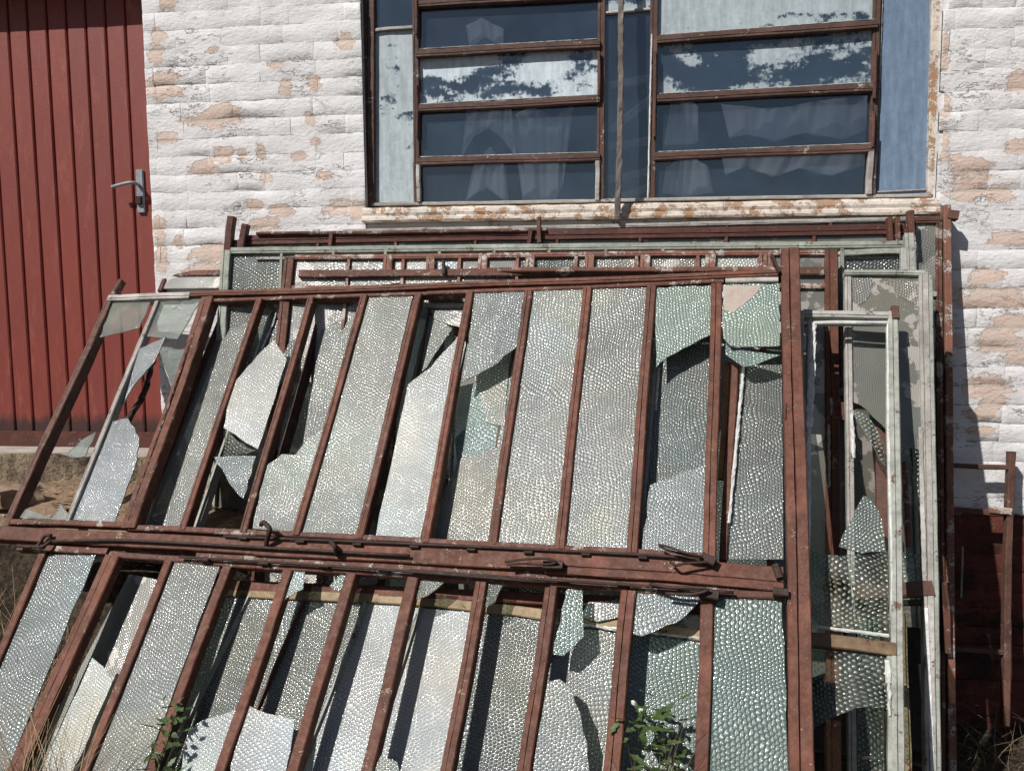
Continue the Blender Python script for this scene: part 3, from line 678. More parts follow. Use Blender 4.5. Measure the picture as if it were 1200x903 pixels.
R3.bar('hook', (519, 250+55), (520, 320), .012, m_iron, .02, .02)
for x in (455, 505, 566, 622, 691, 757, 833, 901): R3.bar('divider', (x, 298), (x-1, 316), .036, m_pink, .028, .002, 'lip')
R3.putty((971.5, 497), (972, 571), m_grey, .010, .003); R3.putty((974, 466), (975, 486), m_grey, .010, .003)
R3.bar('wood_block', (985, 471), (985, 491), .03, m_redold, .02, .004)

# right hand frames -----------------------------------------------------------------------------
PG3 = Plane((1108, 262), .075, -.5, 81.3)
G3 = Frame('glazed_frame', 'outermost frame with a rusty right post standing highest beside the bare wall', GRP, PG3)
G3.bar('top_rail', (1070, 258), (1104, 257), .026, m_rust, .03, 0, 'lip'); G3.bar('post', (1110.5, 240), (1117, 905), .026, m_pink, .04, .004, 'flat')
G3.bar('post', (1101, 259), (1105, 905), .022, m_redold, .03, 0, 'lip'); G3.bar('bolt_head', (1112, 250), (1124, 252), .035, m_rust, .03, .01)
G3.pane((1074, 262), (1098, 262), (1098, 420), (1074, 420), g_plaster, -.012); G3.shard([(806, 500), (1098, 500), (1102, 640), (810, 640)], m_darkboard, -.014, 'sun_blocker_board'); G3.shard([(810, 650), (1102, 650), (1105, 880), (812, 880)], m_darkboard, -.014, 'sun_blocker_board'); G3.pane((806, 424), (1098, 424), (1099, 497), (806, 497), g_dull, -.014)  # wide dull pane and dark boards added to block sun and darken gaps
G3.bar('cross_rail', (806, 645), (1104, 645), .03, m_rust, .03, -.003); G3.bar('cross_rail', (1076, 345), (1098, 345), .02, m_greygreen, .02, 0)
G3.bar('batten', (1109, 683), (1111, 765), .026, m_redold, .03, .03, label='short loose red batten on the post')
G3.bar('post', (800, 300), (806, 905), .03, m_rust, .03, -.004); G3.bar('bottom_rail', (800, 860), (1104, 905), .04, m_rust, .03, -.003)
PG2 = Plane((1085, 320), .39, -4, 66)
G2 = Frame('glazed_frame', 'grey green frame with mud filmed glass and a long cracked hole at its right', GRP, PG2)
G2.bar('top_rail', (990, 318.5), (1084, 319), .020, m_green, .035, .003, 'lip'); G2.bar('post', (1083, 316), (1092, 905), .030, m_grey, .035, .001, 'lip')
G2.bar('post', (1090.5, 322), (1100.5, 905), .016, m_green, .03, -.004); G2.bar('post', (994.5, 324), (1000, 905), .022, m_grey, .03, 0, 'lip')
G2.bar('post_cap', (1066, 273), (1068, 316), .03, m_greygreen, .03, .0, 'lip'); G2.bar('stile', (1060, 290), (1060, 316), .02, m_greygreen, .02, .002)
G2.shard([(997, 324), (1081, 326), (1083, 390), (1084, 530), (1052, 520), (1034, 498), (1016, 480), (998, 470)], g_dull, -.012)
G2.shard([(999, 325), (1022, 324), (1020, 345), (1008, 357), (999, 352)], g_plaster, -.010)
G2.shard([(1040, 328), (1081, 330), (1080, 362), (1065, 352), (1050, 345)], g_plaster, -.010)
G2.bar('cross_rail', (1000, 694), (1094, 689), .045, m_rust, .035, .002, 'flat'); G2.bar('cross_rail', (1000, 706), (1092, 705), .018, m_iron, .02, -.008)
G2.putty((1079.5, 500), (1084, 680), m_grey, .014, .004, .001); G2.putty((1086, 712), (1094, 905), m_putty, .012, .004, .001)
G2.shard([(1056, 646), (1082, 650), (1083, 684), (1056, 684)], g_clear, -.012)
G2.shard([(1062, 500), (1083, 515), (1083, 600), (1070, 560)], g_clear, -.012)
G2.bar('stile', (1056, 716), (1062, 905), .035, m_barewood, .03, -.01, 'tee'); G2.bar('stile', (1061, 540), (1066, 640), .012, m_redold, .02, -.006)
G2.bar('stile', (1036, 500), (1040, 905), .05, m_rust, .02, -.05)
G2.shard([(1005, 725), (1030, 725), (1036, 905), (1005, 905)], g_clear, -.014)
PG1 = Plane((1045, 370), .535, -6.5, 57, -.9)
G1 = Frame('glazed_frame', 'narrow green frame in front with white putty, a brown rail and a ragged lower pane', GRP, PG1)
G1.bar('top_rail', (912, 366), (1050, 368.5), .026, m_greygreen, .035, 0, 'lip'); G1.bar('top_rail', (940, 377), (1042, 377), .011, m_putty, .02, -.004, jit=.001)
G1.bar('post', (1047.5, 364), (1054, 905), .030, m_greygreen, .04, .002, 'double'); G1.bar('post', (949, 374), (946, 745), .012, m_grey, .03, 0)
G1.bar('post', (939, 366), (938, 905), .018, m_greygreen, .04, 0)
G1.bar('stile', (1040.5, 376), (1046, 740), .009, m_putty, .02, -.003, jit=.0008); G1.bar('stile', (1045, 765), (1047, 905), .022, m_green, .02, -.003)
G1.putty((953, 378), (949, 500), w=.019, z=.004, jit=.0035); G1.putty((948, 500), (947, 636), w=.012, z=.004, jit=.003)
G1.putty((951, 733), (1042, 744), w=.009, z=.002, jit=.001); G1.putty((948, 645), (948, 735), m_grey, w=.005, z=.002)
G1.bar('cross_rail', (944, 746.5), (1050, 760), .036, m_brownwood, .04, .001, 'flat'); G1.putty((1041, 773), (1042, 800), w=.014, z=.004); G1.putty((1042, 800), (1043, 838), w=.006, z=.004, jit=.003)
G1.shard([(949, 644), (965, 650), (985, 651), (1005, 649), (1022, 650), (1041, 645), (1042, 742), (950, 731)], g_clear, -.014, 'glass_pane')
G1.shard([(951, 761), (1043, 769), (1043, 832), (1020, 827), (1002, 829), (985, 836), (970, 843), (958, 850), (952, 855)], g_clear, -.014)
G1.shard([(983, 640), (988, 625), (1003, 596), (1012, 580), (1024, 590), (1031, 603), (1036, 622), (1038, 646), (1010, 648)], g_grey, -.060, label='triangular grey shard standing in the gap')
G1.putty((998, 480), (1001, 536), w=.010, z=-.04)
G1.shard([(997, 480), (1012, 484), (1026, 500), (1036, 520), (1037, 545), (1022, 520), (1010, 500)], g_clear, -.045)
G1.bar('hinge', (1049, 358), (1050, 372), .022, m_rust, .02, .01)

# second frame, lying close behind the front one
F2 = Frame('glazed_frame', 'second frame from the front, its red top rail reaching left to the door', GRP, P2)
F2.bar('top_rail', (188, 319.5), (482, 316), .030, m_redold, .035, 0, 'flat'); F2.bar('top_rail', (482, 316), (912, 314), .020, m_redold, .035, 0, 'flat')
F2.bar('post', (196, 318), (186, 340), .022, m_darkred, .03, -.003); F2.bar('broken_batten', (186, 402), (146, 500), .016, m_iron, .02, -.01, jit=.0035, step=.02); F2.bar('post_end', (201, 300), (192, 320), .020, m_iron, .02, .004)
F2.bar('bottom_rail', (225, 683), (905, 712), .035, m_red, .035, -.012)
cols2 = [(262, 340, 150, 622), (318, 338, 232, 626), (372, 337, 300, 632), (478, 338, 420, 640), (500, 345, 445, 640)]
F2.bar('glazing_bar', (305, 319), (302, 336), .02, m_redold, .03, -.001); F2.bar('glazing_bar', (367, 318), (364, 336), .02, m_grey, .03, -.001)
F2.bar('glazing_bar', (264, 356), (158, 620), .022, m_darkred, .045, 0, 'flat'); F2.bar('glazing_bar', (322, 350), (226, 622), .016, m_greygreen, .04, -.002, 'tee')
F2.bar('glazing_bar', (378, 352), (300, 628), .016, m_rust, .045, -.002, 'tee'); F2.bar('glazing_bar', (503, 361), (452, 636), .014, m_rust, .04, -.002, 'tee')
F2.bar('cross_rail', (500, 357.5), (545, 357), .018, m_greygreen, .03, -.001); F2.bar('cross_rail', (500, 347.5), (540, 347), .012, m_grey, .03, -.001)
F2.putty((311, 358), (346, 358), w=.012, z=.002, jit=.003); F2.putty((325, 362), (303, 418), w=.008, z=.002, jit=.003)
F2.shard([(266, 360), (306, 360), (222, 620), (166, 620)], g_back, -.012, 'glass_pane')
F2.shard([(190, 322), (262, 322), (260, 337), (186, 338)], g_plaster, -.01, 'glass_pane'); F2.pane((300, 326), (352, 326), (350, 332), (300, 332), g_plaster, -.008)
F2.shard([(323, 360), (364, 360), (342, 430), (318, 462), (298, 440)], g_grey, -.012)
F2.shard([(381, 352), (424, 346), (412, 480), (370, 610), (340, 610), (355, 520)], g_back, -.012, 'glass_pane')
F2.shard([(404, 361), (405, 375), (385, 382), (376, 372), (380, 362)], g_plaster, -.008)
F2.shard([(504, 363), (548, 364), (545, 385), (520, 378), (508, 372)], g_plaster, -.006); F2.shard([(503, 368), (530, 385), (500, 430), (480, 450)], g_back, -.010)
F2.shard([(560, 405), (615, 375), (608, 470), (560, 500)], g_bright, -.012); F2.shard([(525, 455), (605, 440), (590, 520), (575, 560), (515, 560)], g_green, -.006)
F2.shard([(555, 440), (596, 425), (592, 500), (570, 495)], g_bright, -.002)
F2.shard([(536, 540), (592, 520), (584, 638), (505, 638), (512, 600)], g_bright, -.002)
F2.shard([(772, 400), (838, 380), (836, 560), (828, 650), (752, 650)], g_grey, -.012, 'glass_pane'); F2.putty((772, 430), (768, 480), w=.008, z=.002)
F2.shard([(868, 418), (916, 415), (918, 655), (852, 655)], g_grey, -.012, 'glass_pane'); F2.putty((872, 425), (860, 550), w=.009, z=.006, jit=.002); F2.putty((860, 550), (854, 612), w=.009, z=.006, jit=.002)
F2.bar('glazing_bar', (862, 420), (847, 655), .022, m_red, .04, .004, 'flat'); F2.bar('glazing_bar', (774, 345), (750, 645), .012, m_grey, .03, -.004)
F2.bar('glazing_bar', (853, 425), (845, 560), .018, m_orange, .02, -.01, label='orange timber strip')
F2.bar('glazing_bar', (612, 345), (560, 640), .014, m_rust, .03, -.004, 'tee')

# inner sash behind the lower row
FB = Frame('glazed_frame', 'inner sash behind the lower row, its bare pale timber rail showing under the middle rail', GRP, P1b)
FB.bar('top_rail', (224, 690), (520, 705), .030, m_barewood, .04, 0, 'flat'); FB.bar('top_rail', (520, 705), (690, 726), .030, m_barewood, .04, 0, 'flat')
FB.bar('top_rail', (690, 726), (832, 745), .030, m_barewood, .04, 0, 'flat')
tops = [(150, 672), (222, 686), (292, 695), (357, 700), (428, 706), (492, 712), (564, 718), (652, 726), (738, 735), (834, 746)]
bots = [(30, 903), (112, 903), (190, 903), (268, 903), (350, 903), (430, 903), (520, 903), (612, 903), (712, 903), (824, 903)]
gl = [g_dull, g_back, g_grey, g_grey, g_white, g_white, g_grey, g_back, g_green]
for i in range(9):
    a, b, c, d = tops[i], tops[i+1], bots[i+1], bots[i]; ext = .25
    c2, d2 = lerp(b, c, 1+ext), lerp(a, d, 1+ext)
    FB.shard([lerp(a, b, .02), lerp(a, b, .98), c2, d2], gl[i], -.012, 'glass_pane')
    if i: FB.bar('glazing_bar', lerp(a, d, -.01), d2, .013, m_greygreen if i % 3 else m_rust, .03, 0, 'tee')
FB.bar('glazing_bar', tops[9], lerp(tops[9], bots[9], 1.25), .013, m_grey, .03, 0, 'tee')
for i, s in ((5, .03), (8, .03), (9, .03)):
    a, d = tops[i], bots[i]; FB.putty((a[0]-5, a[1]+6), (d[0]-6, d[1]), w=.007, z=.004)
FB.putty((748, 739), (826, 748), w=.006, z=.004); FB.putty((640, 727), (730, 737), w=.008, z=.004, jit=.003)
FB.shard([(690, 705), (727, 702), (728, 722), (700, 728), (682, 722)], g_plaster, .012)

# front frame ---------------------------------------------------------------------------------
F1 = Frame('glazed_frame', 'big red brown front frame of two rows of narrow hammered glass panes', GRP, P1)
F1.bar('top_rail', (126, 348.5), (222, 344.5), .030, m_grey, .045, .002, 'lip', label='bleached left end of the top rail')
F1.bar('top_rail', (222, 344), (500, 334.5), .026, m_red, .045, .002, 'lip'); F1.bar('top_rail', (500, 334.5), (916, 318.5), .026, m_red, .045, .002, 'lip')
# sash tops under it
F1.bar('sash_rail', (246, 351), (500, 343), .016, m_redold, .035, -.006); F1.bar('sash_rail', (500, 343), (848, 328.5), .016, m_redold, .035, -.006); F1.bar('sash_rail', (850, 328), (912, 326), .018, m_grey, .03, -.002)
F1.bar('post', (926.5, 290), (941, 930), .058, m_red, .05, .006, 'double', jit=.001)
F1.bar('bolt', (905, 297), (914, 318), .010, m_iron, .02, .02); F1.bar('keyhole', (922, 472), (921, 491), .004, m_iron, .004, .009)
F1.bar('post', (129, 347), (6, 616), .030, m_rust, .045, 0, 'lip', jit=.001); F1.bar('post_end', (141, 327), (128, 349), .020, m_redold, .03, .002)
# middle rails
F1.bar('middle_rail', (-40, 621), (300, 640), .050, m_red, .05, .004, 'flat'); F1.bar('middle_rail', (300, 640), (640, 657), .055, m_red, .05, .004, 'flat')
F1.bar('middle_rail', (640, 657), (918, 677), .066, m_red, .05, .004, 'lip', jit=.001)
F1.bar('middle_rail', (230, 650), (920, 691), .030, m_redold, .05, -.012)
F1.bar('sash_rail', (12, 610), (150, 614), .020, m_redold, .035, 0); F1.bar('sash_rail', (150, 617), (300, 623), .020, m_redold, .035, -.004)
F1.bar('sash_rail', (300, 623), (640, 640), .018, m_redold, .035, -.004); F1.bar('sash_rail', (640, 640), (835, 651), .018, m_redold, .035, -.004)
F1.bar('sash_rail', (20, 640.5), (125, 645), .022, m_redold, .035, 0); F1.bar('sash_rail', (128, 648), (300, 662), .020, m_redold, .035, -.004)
F1.bar('sash_rail', (300, 662), (640, 682), .018, m_redold, .035, -.004); F1.bar('sash_rail', (640, 682), (735, 688), .018, m_redold, .035, -.004); F1.bar('sash_rail', (738, 689), (918, 698), .020, m_redold, .035, -.004)
# steel rods and their clips
def rod(pts, z=.014, r=.0045): F1.tube('rod', [(x, y, z) for x, y in pts], r, m_iron)
rod([(60, 634), (150, 633), (300, 641), (480, 651)], .018, .005); rod([(262, 628), (480, 637), (720, 648), (832, 655)]); rod([(210, 652), (420, 665), (640, 682)]); rod([(480, 668), (640, 679), (780, 688), (860, 694)])
rod([(20, 639), (42, 640), (52, 628), (60, 627)], .02, .006)
for i in range(9): x = 285+i*67; F1.bar('clip', (x-6, 630+(x-285)*.047), (x+4, 630.5+(x-285)*.047), .009, m_iron, .02, .018)
for i in range(9): x = 240+i*70; F1.bar('clip', (x-7, 654.5+(x-240)*.058), (x+4, 655.1+(x-240)*.058), .009, m_iron, .02, .018)
def stay(name, pts, r=.0035): F1.tube(name, pts, r, m_iron)
stay('casement_stay', [(592, 658, .03), (615, 655, .045), (640, 654, .05), (652, 658, .045), (640, 661, .035), (610, 660, .03), (594, 661, .03)]); F1.bar('stay_bracket', (636, 660), (659, 661), .024, m_iron, .03, .032)
stay('casement_stay', [(772, 638, .03), (785, 641, .05), (805, 648, .055), (822, 652, .045), (806, 650, .04), (785, 645, .035), (773, 640, .03)]); stay('casement_stay', [(785, 657, .03), (792, 662, .04), (802, 660, .04), (832, 658, .03)], .004)
F1.bar('stay_bracket', (822, 650), (838, 657), .024, m_iron, .03, .034)
stay('casement_stay', [(762, 684, .03), (785, 688, .045), (810, 688, .05), (830, 690, .05), (812, 696, .04), (780, 695, .03)], .0045); F1.bar('stay_bracket', (820, 692), (842, 697), .026, m_iron, .03, .034)
F1.bar('stay_bracket', (908, 660), (914, 676), .018, m_iron, .015, .020); F1.bar('stay_bracket', (906, 692), (924, 694), .022, m_iron, .02, .022)
stay('hook', [(306, 614, .02), (310, 612, .05), (316, 620, .055), (313, 632, .03), (312, 640, .012)], .008); stay('hook', [(387, 634, .014), (392, 640, .05), (395, 650, .012)], .007)
stay('hook', [(60, 633, .02), (50, 640, .03), (36, 640, .03)], .006)
# upper glazing bars
ub = [((183, 352), (78, 610), .020, m_grey), ((303, 349), (212, 620), .027, m_red), ((364, 347), (284, 623), .027, m_red), ((427, 345), (346, 626), .029, m_red),
      ((490, 343), (420, 630), .030, m_red), ((550, 341), (497, 634), .030, m_red), ((619, 339), (576, 637), .030, m_red), ((688, 336), (655, 642), .031, m_red), ((763, 334), (740, 647), .033, m_red), ((840, 331), (831, 652), .036, m_red)]
for a, b, wd, m_ in ub:
    F1.bar('glazing_bar', a, b, wd, m_, .035, 0, 'lip' if m_ is m_grey or wd < .03 else 'double')
F1.bar('mullion', (243, 347), (150, 618), .058, m_red, .045, .003, 'double', jit=.0012); F1.putty((226, 390), (150, 608), m_pink, .005, .008, .0015)
# lower glazing bars, run on past the bottom of the picture
lb = [((50, 646), (-6, 775), .028), ((131, 650), (16, 903), .058), ((197, 656), (98, 903), .030), ((265, 663), (176, 903), .032), ((337, 667), (257, 903), .033), ((411, 671), (342, 903), .034),
      ((484, 676), (429, 903), .035), ((564, 681), (523, 903), .036), ((646, 686), (614, 903), .037), ((736, 691), (716, 903), .042), ((829, 697), (822, 903), .034)]
for i, (a, b, wd) in enumerate(lb):
    F1.bar('mullion' if i == 1 else 'glazing_bar', a, lerp(a, b, 1.2 if i else 2.3), wd, m_red, .035, .001 if i != 1 else .004, 'double' if wd > .035 else 'flat')
F1.bar('bottom_rail', (-160, 960), (945, 935), .06, m_red, .05, .002)
# glass of the upper row
S = F1.shard
S([(132, 354), (176, 354), (163, 384), (140, 390), (117, 395)], g_plain, -.012); S([(184, 354), (236, 350), (208, 397), (190, 396), (172, 394), (166, 392)], g_plain, -.012)
S([(160, 412), (180, 404), (199, 398), (183, 425), (160, 446), (147, 462), (133, 480), (136, 465)], g_fine, -.010, tilt=(.1, .1))
S([(126, 494), (150, 490), (163, 512), (160, 540), (142, 590), (134, 613), (80, 609), (100, 558)], g_fine, -.012, 'glass_pane')
S([(112, 506), (96, 515), (78, 532), (88, 536), (100, 534)], g_plain, -.012); S([(23, 606), (30, 596), (50, 602), (60, 606), (72, 590), (80, 602), (78, 610)], g_plain, -.012)
S([(322, 398), (336, 421), (302, 526), (262, 501), (272, 450), (284, 437), (308, 410)], g_white, -.010, 'glass_shard'); S([(251, 535), (300, 534), (285, 584), (268, 565)], g_blue, -.008); S([(264, 503), (274, 512), (290, 524), (300, 527), (288, 532), (262, 534)], g_clear, -.012)
S([(330, 532), (346, 533), (360, 515), (381, 500), (344, 622), (296, 619), (312, 545)], g_bright, -.010)
S([(430, 347), (484, 345), (418, 628), (350, 626)], g_bright, -.012, 'glass_pane')
S([(538, 392), (546, 402), (492, 632), (440, 630), (478, 450), (505, 430)], g_white, -.006, 'glass_pane', label='glaring white milky pane')
S([(556, 344), (614, 342), (607, 405), (575, 430), (541, 448), (545, 425)], g_blue, -.010)
S([(624, 341), (684, 339), (652, 640), (580, 636)], g_bright, -.012, 'glass_pane'); S([(693, 339), (758, 337), (736, 645), (661, 642)], g_bright, -.012, 'glass_pane')
S([(768, 337), (834, 334), (833, 392), (800, 408), (774, 424), (769, 430)], g_mint, -.010); S([(847, 334), (913, 332), (914, 405), (880, 406), (856, 405), (848, 396)], g_mint, -.010, 'glass_pane')
S([(848.5, 335), (893, 334), (882, 348), (870, 358), (860, 366), (848.5, 363)], m_plasterblob, -.0085, 'plaster_splash')
S([(848, 396), (862, 405), (880, 412), (914, 420), (888, 428), (872, 430), (850, 412)], g_green, -.02, tilt=(.2, -.1))
S([(762, 568), (785, 560), (800, 552), (824, 545), (834, 548), (826, 650), (752, 646)], g_blue, -.008, label='sparkling lower shard, blue white')
# glass of the lower row
S([(58, 649), (112, 650), (8, 903), (-40, 1000), (-90, 1000), (-6, 795)], g_blue, -.012, 'glass_pane'); S([(108, 770), (120, 780), (132, 797), (92, 890), (30, 990), (50, 900)], g_white, -.010)
S([(203, 658), (258, 661), (170, 903), (130, 1000), (60, 1000), (106, 903)], g_bright, -.012, 'glass_pane')
S([(258, 838), (278, 830), (246, 930), (205, 930), (222, 855), (240, 842)], g_white, -.010); S([(341, 667), (357, 668), (355, 690), (345, 694), (331, 704)], g_blue, -.010)
S([(292, 826), (304, 832), (325, 838), (345, 842), (330, 940), (262, 940), (275, 880)], g_white, -.010); S([(400, 672), (408, 676), (398, 692), (386, 686)], g_green, -.014)
S([(446, 885), (465, 892), (470, 930), (430, 930)], g_blue, -.010)
S([(490, 680), (520, 682), (500, 698), (488, 702)], g_clear, -.012); S([(568, 682), (590, 684), (580, 705), (566, 712)], g_clear, -.012)
S([(664, 690), (683, 692), (684, 745), (660, 768), (648, 766)], g_green, -.012); S([(643, 798), (656, 795), (668, 805), (680, 835), (688, 870), (690, 930), (622, 930), (632, 850)], g_blue, -.010)
S([(743, 693), (824, 697), (818, 706), (800, 724), (770, 738), (752, 745), (740, 742)], g_blue, -.012)
S([(836, 700), (916, 703), (924, 903), (926, 960), (832, 960), (830, 903)], g_green, -.012, 'glass_pane', label='sea green full pane at the lower right')
F1.putty((832, 700), (826, 903), m_grey, .004, -.004)

# ------------------------------------------------------------------ rack at the right, rubble, sticks
RK = Frame('steel_rack', 'rusty steel rack of thin bars leaning on the red lower wall at the far right', None, Plane((1185, 560), .09, 0, 84), 'rack')
RK.bar('post', (1186.5, 529), (1179, 850), .024, m_rust, .03, 0, jit=.001); RK.bar('crossbar', (1100, 545), (1186, 548), .018, m_rust, .02, -.003)
RK.bar('crossbar', (1108, 597), (1186, 602), .022, m_rust, .02, -.003); RK.bar('post', (1105, 535), (1118, 905), .02, m_rust, .02, -.003)
RK.bar('crossbar', (1110, 760), (1180, 765), .018, m_rust, .02, -.004); RK.bar('crossbar', (1160, 597), (1186, 600), .026, m_pink, .01, .004)
RK.bar('strut', (1129, 640), (1127, 700), .006, m_grey, .005, .01)

def stick(a, b, ga, gb, w, mat, name, label, cat, d=.02):
    p, q = wallpt(*a, WY-ga), wallpt(*b, WY-gb); me = bar_mesh((0, 0), ((q-p).length, 0), w, d, 0, 'flat', jit=.0012); o = link(name, me, mat)
    xx = (q-p).normalized(); zz = Vector((0, -1, .3)); zz = (zz-xx*zz.dot(xx)).normalized(); mm = Matrix((xx, zz.cross(xx), zz)).transposed().to_4x4(); mm.translation = p
    o.matrix_world = mm; return tag(o, label, cat)

# rubble on the bank and behind the frames
def rubble(x, y, Yw, sz, seed, label, mat=None):
    p = wallpt(x, y, Yw); r = random.Random(seed)
    bm = bmesh.new(); bmesh.ops.create_cube(bm, size=1); bmesh.ops.subdivide_edges(bm, edges=bm.edges[:], cuts=3, use_grid_fill=True)
    for v in bm.verts:
        v.co = Vector((v.co.x*sz[0], v.co.y*sz[1], v.co.z*sz[2])); q = v.co*14 + Vector((seed*3.1, 0, 0))
        v.co += Vector((noise.noise(q), noise.noise(q+Vector((5, 0, 0))), noise.noise(q+Vector((0, 5, 0)))))*min(sz)*.28
    me = bpy.data.meshes.new('rubble'); bm.to_mesh(me); bm.free(); o = link('rubble_stone', me, mat or m_stone)
    o.location = (p.x, p.y, gz(p.x, p.y)+sz[2]*.38); o.rotation_euler = (r.uniform(-.2, .2), r.uniform(-.2, .2), r.uniform(0, 3)); return tag(o, label, 'stone')
rubble(322, 590, 2.98, (.13, .10, .08), 1, 'mossy brown stone seen through the broken pane above the first iron hook')
rubble(338, 606, 2.86, (.07, .06, .05), 2, 'small pale stone beside the mossy one behind the broken pane')
rubble(20, 640, 2.93, (.16, .12, .08), 3, 'ochre stone on the bank just below the left end of the middle rail')
# dry grass and weeds
def blades(name, label, cat, spots, n, hgt, seed, mat=None, spread=.06, lean=.3, wd=.0022):
    r = random.Random(seed); V = []; Fc = []
    for i in range(n):
        b = Vector(r.choice(spots)) + Vector((r.gauss(0, spread), r.gauss(0, spread*.6), 0)); a = r.uniform(0, 6.3); L = hgt*r.uniform(.35, 1.1)
        dx = Vector((math.cos(a), math.sin(a)*.6, 0))*lean*r.uniform(.2, 1.6); side = Vector((-math.sin(a), math.cos(a), 0)); k0 = len(V); w0 = wd*r.uniform(.6, 1.3)
        for k in range(6):
            t = k/5; c = b + Vector((0, 0, L*t*(1-.25*t*dx.length))) + dx*L*t*t*1.6 + Vector((r.uniform(-1, 1), r.uniform(-1, 1), 0))*.004
            V += [c-side*w0*(1-t*.8), c+side*w0*(1-t*.8)]
        for k in range(5): q = k0+k*2; Fc.append((q, q+1, q+3, q+2))
    return tag(link(name, mesh(name, V, Fc), mat or m_straw), label, cat, kind='stuff')
def gspot(x, y, Y): p = wallpt(x, y, Y); return (p.x, p.y, gz(p.x, p.y))
blades('dry_grass', 'dry straw coloured grass hanging on the dark bank at the left edge', 'grass', [gspot(x, 700, Y) for x in (-40, -10, 20, 50) for Y in (2.45, 2.6)], 420, .6, 5, spread=.09, lean=.5)
blades('dry_grass', 'tuft of dry brown grass in front of the lower left panes', 'grass', [gspot(x, 1000, 1.95) for x in (10, 30, 50, 70, 90)], 260, .5, 6, spread=.03, lean=.35)
blades('dry_grass', 'dry twiggy grass in the shade at the foot of the wall, far right', 'grass', [gspot(x, 900, Y) for x in (1150, 1190, 1215) for Y in (2.95, 3.1)], 60, .22, 8, m_straw2, spread=.07, lean=.8)
blades('dry_stems', 'brown dead stems tangled round the bushy weed', 'dead stems', [tuple(P1.m @ Vector((*P1.px(x, 960, -.03), -.03))) for x in (745, 765, 785)], 40, .30, 11, m_straw2, spread=.02, lean=.25, wd=.0014)
def leaf_mesh(L, Wd, r, lobes=2):
    pts = [(0, 0), (.18, .22), (.34, .50), (.42, .30), (.62, .42), (.70, .22), (1, 0)]; V = [(0, 0, 0)]; mid = []; lft = []; rgt = []
    for t, h in pts: mid.append((t*L, 0, -.06*L*math.sin(t*3.1))); lft.append((t*L-.03*L*h, h*Wd, .10*Wd*h - .25*L*t*t*.4)); rgt.append((t*L-.03*L*h, -h*Wd, .10*Wd*h - .25*L*t*t*.4))
    V = mid+lft+rgt; n = len(pts); Fc = []
    for i in range(n-1): Fc += [(i, i+1, n+i+1, n+i), (i, 2*n+i, 2*n+i+1, i+1)]
    return mesh('leaf', V, Fc, True)
leafs = [leaf_mesh(.05, .026, rnd), leaf_mesh(.038, .020, rnd), leaf_mesh(.060, .022, rnd)]
for me in leafs: me.materials.append(m_leaf)
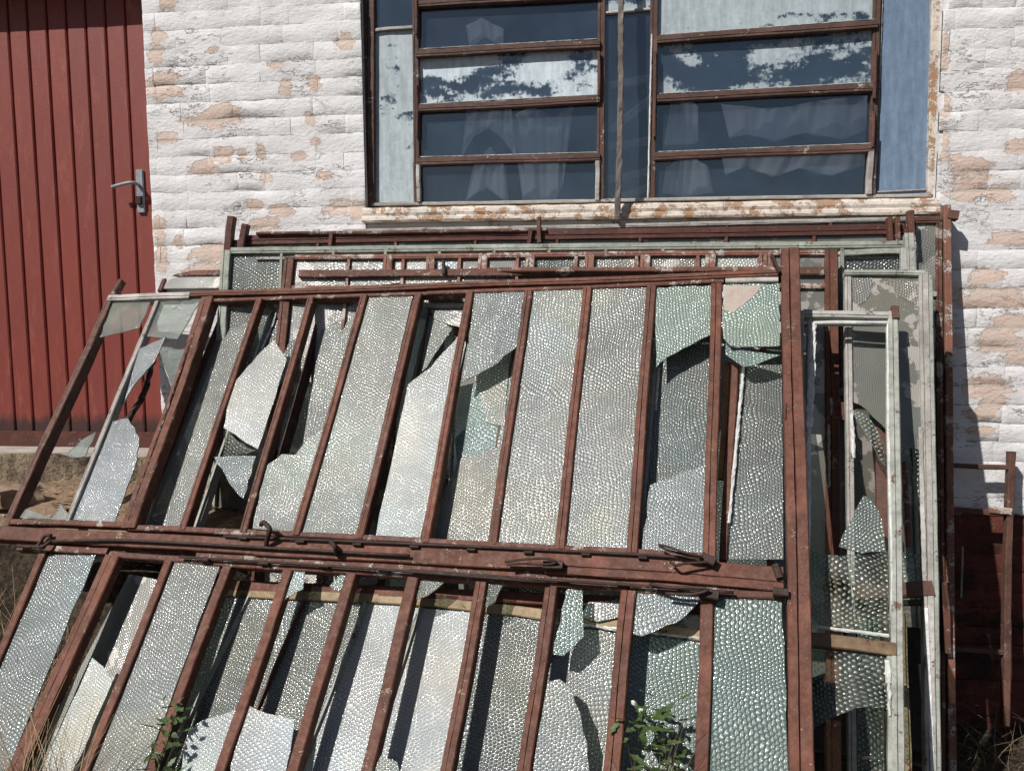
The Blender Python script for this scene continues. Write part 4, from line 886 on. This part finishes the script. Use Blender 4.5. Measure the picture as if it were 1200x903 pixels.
def weed(label, plane, pts, z, nleaf, seed, flowers=0, sc=1., spread=.03):
    r = random.Random(seed); P = []
    for x, y in pts: q = plane.px(x, y, z); P.append(plane.m @ Vector((q.x, q.y, z)))
    root = empty('weed', label, 'plant', 'green weeds growing up through the frames', Matrix.Translation(P[0])); inv = -P[0]
    link('stem', tube_mesh([p+inv for p in P], [.0035, .003, .0022, .0016], 6), m_leaf, root)
    for b in range(4):
        t = r.uniform(.3, .9)*(len(P)-1); i = int(t); c = P[i].lerp(P[i+1], t-i); e = c + Vector((r.uniform(-.06, .06), r.uniform(-.05, .02), r.uniform(.02, .06)))
        link('stem', tube_mesh([c+inv, c.lerp(e, .5)+inv+Vector((0, 0, .006)), e+inv], .0016, 5), m_leaf, root)
    for i in range(nleaf):
        t = r.uniform(.15, 1)**.8*(len(P)-1)*.999; k = int(t); c = P[k].lerp(P[k+1], t-k)
        o = link('leaf', r.choice(leafs), None, root); a = r.uniform(0, 6.28)
        o.location = c + inv + Vector((r.gauss(0, spread), r.gauss(0, spread*.7)-.01, r.gauss(0, spread*.7))); o.rotation_euler = (r.uniform(-.6, .6), r.uniform(-.7, .35), a); q = sc*r.uniform(.6, 1.15); o.scale = (q, q, q)
    for i in range(flowers):
        bm = bmesh.new(); bmesh.ops.create_icosphere(bm, subdivisions=1, radius=.007)
        for v in bm.verts: v.co *= r.uniform(.7, 1.3)
        me = bpy.data.meshes.new('bud'); bm.to_mesh(me); bm.free(); o = link('bud', me, m_flower, root)
        o.location = P[-1]+inv+Vector((r.uniform(-.035, .03), -.01, r.uniform(.0, .05)))
weed('leafy green weed climbing over a red bar of the lower row, left of the middle', P1, [(160, 990), (178, 930), (190, 885), (202, 850), (208, 828)], .035, 44, 3, 0, .9, .022)
weed('bushy green weed with pale buds filling the bottom of the second last lower pane', P1, [(770, 1000), (772, 940), (772, 895), (768, 860), (756, 832)], -.015, 84, 4, 3, 1.05, .042)
weed('low spiky green weed at the very bottom beside the first one', P1, [(205, 1000), (205, 950), (200, 920), (196, 895)], .03, 16, 9, 0, .8, .018)

def litter(name, label, n, box, seed, mat, sz):
    r = random.Random(seed); V = []; Fc = []
    for i in range(n):
        x, y = r.uniform(box[0], box[1]), r.uniform(box[2], box[3]); c = Vector((x, y, gz(x, y)+.006+r.uniform(0, .006))); k = len(V); m_ = r.choice((3, 4, 5)); a0 = r.uniform(0, 6)
        nx, ny = r.uniform(-.4, .4), r.uniform(-.4, .4)
        for j in range(m_):
            a = a0 + 6.283*j/m_; q = sz*r.uniform(.4, 1.3); dx, dy = math.cos(a)*q, math.sin(a)*q*.7; V.append(c + Vector((dx, dy, dx*nx+dy*ny)))
        Fc.append(tuple(range(k, k+m_)))
    tag(link(name, mesh(name, V, Fc), mat), label, 'litter', kind='stuff')
litter('dead_leaves', 'brown dead leaves scattered on the earth bank below the door', 420, (-3.0, -1.1, 2.55, 3.2), 5, m_straw2, .016)
litter('glass_fragments', 'small pale glass fragments lying on the earth bank', 60, (-2.4, -1.1, 2.7, 3.15), 6, m_edge, .012)
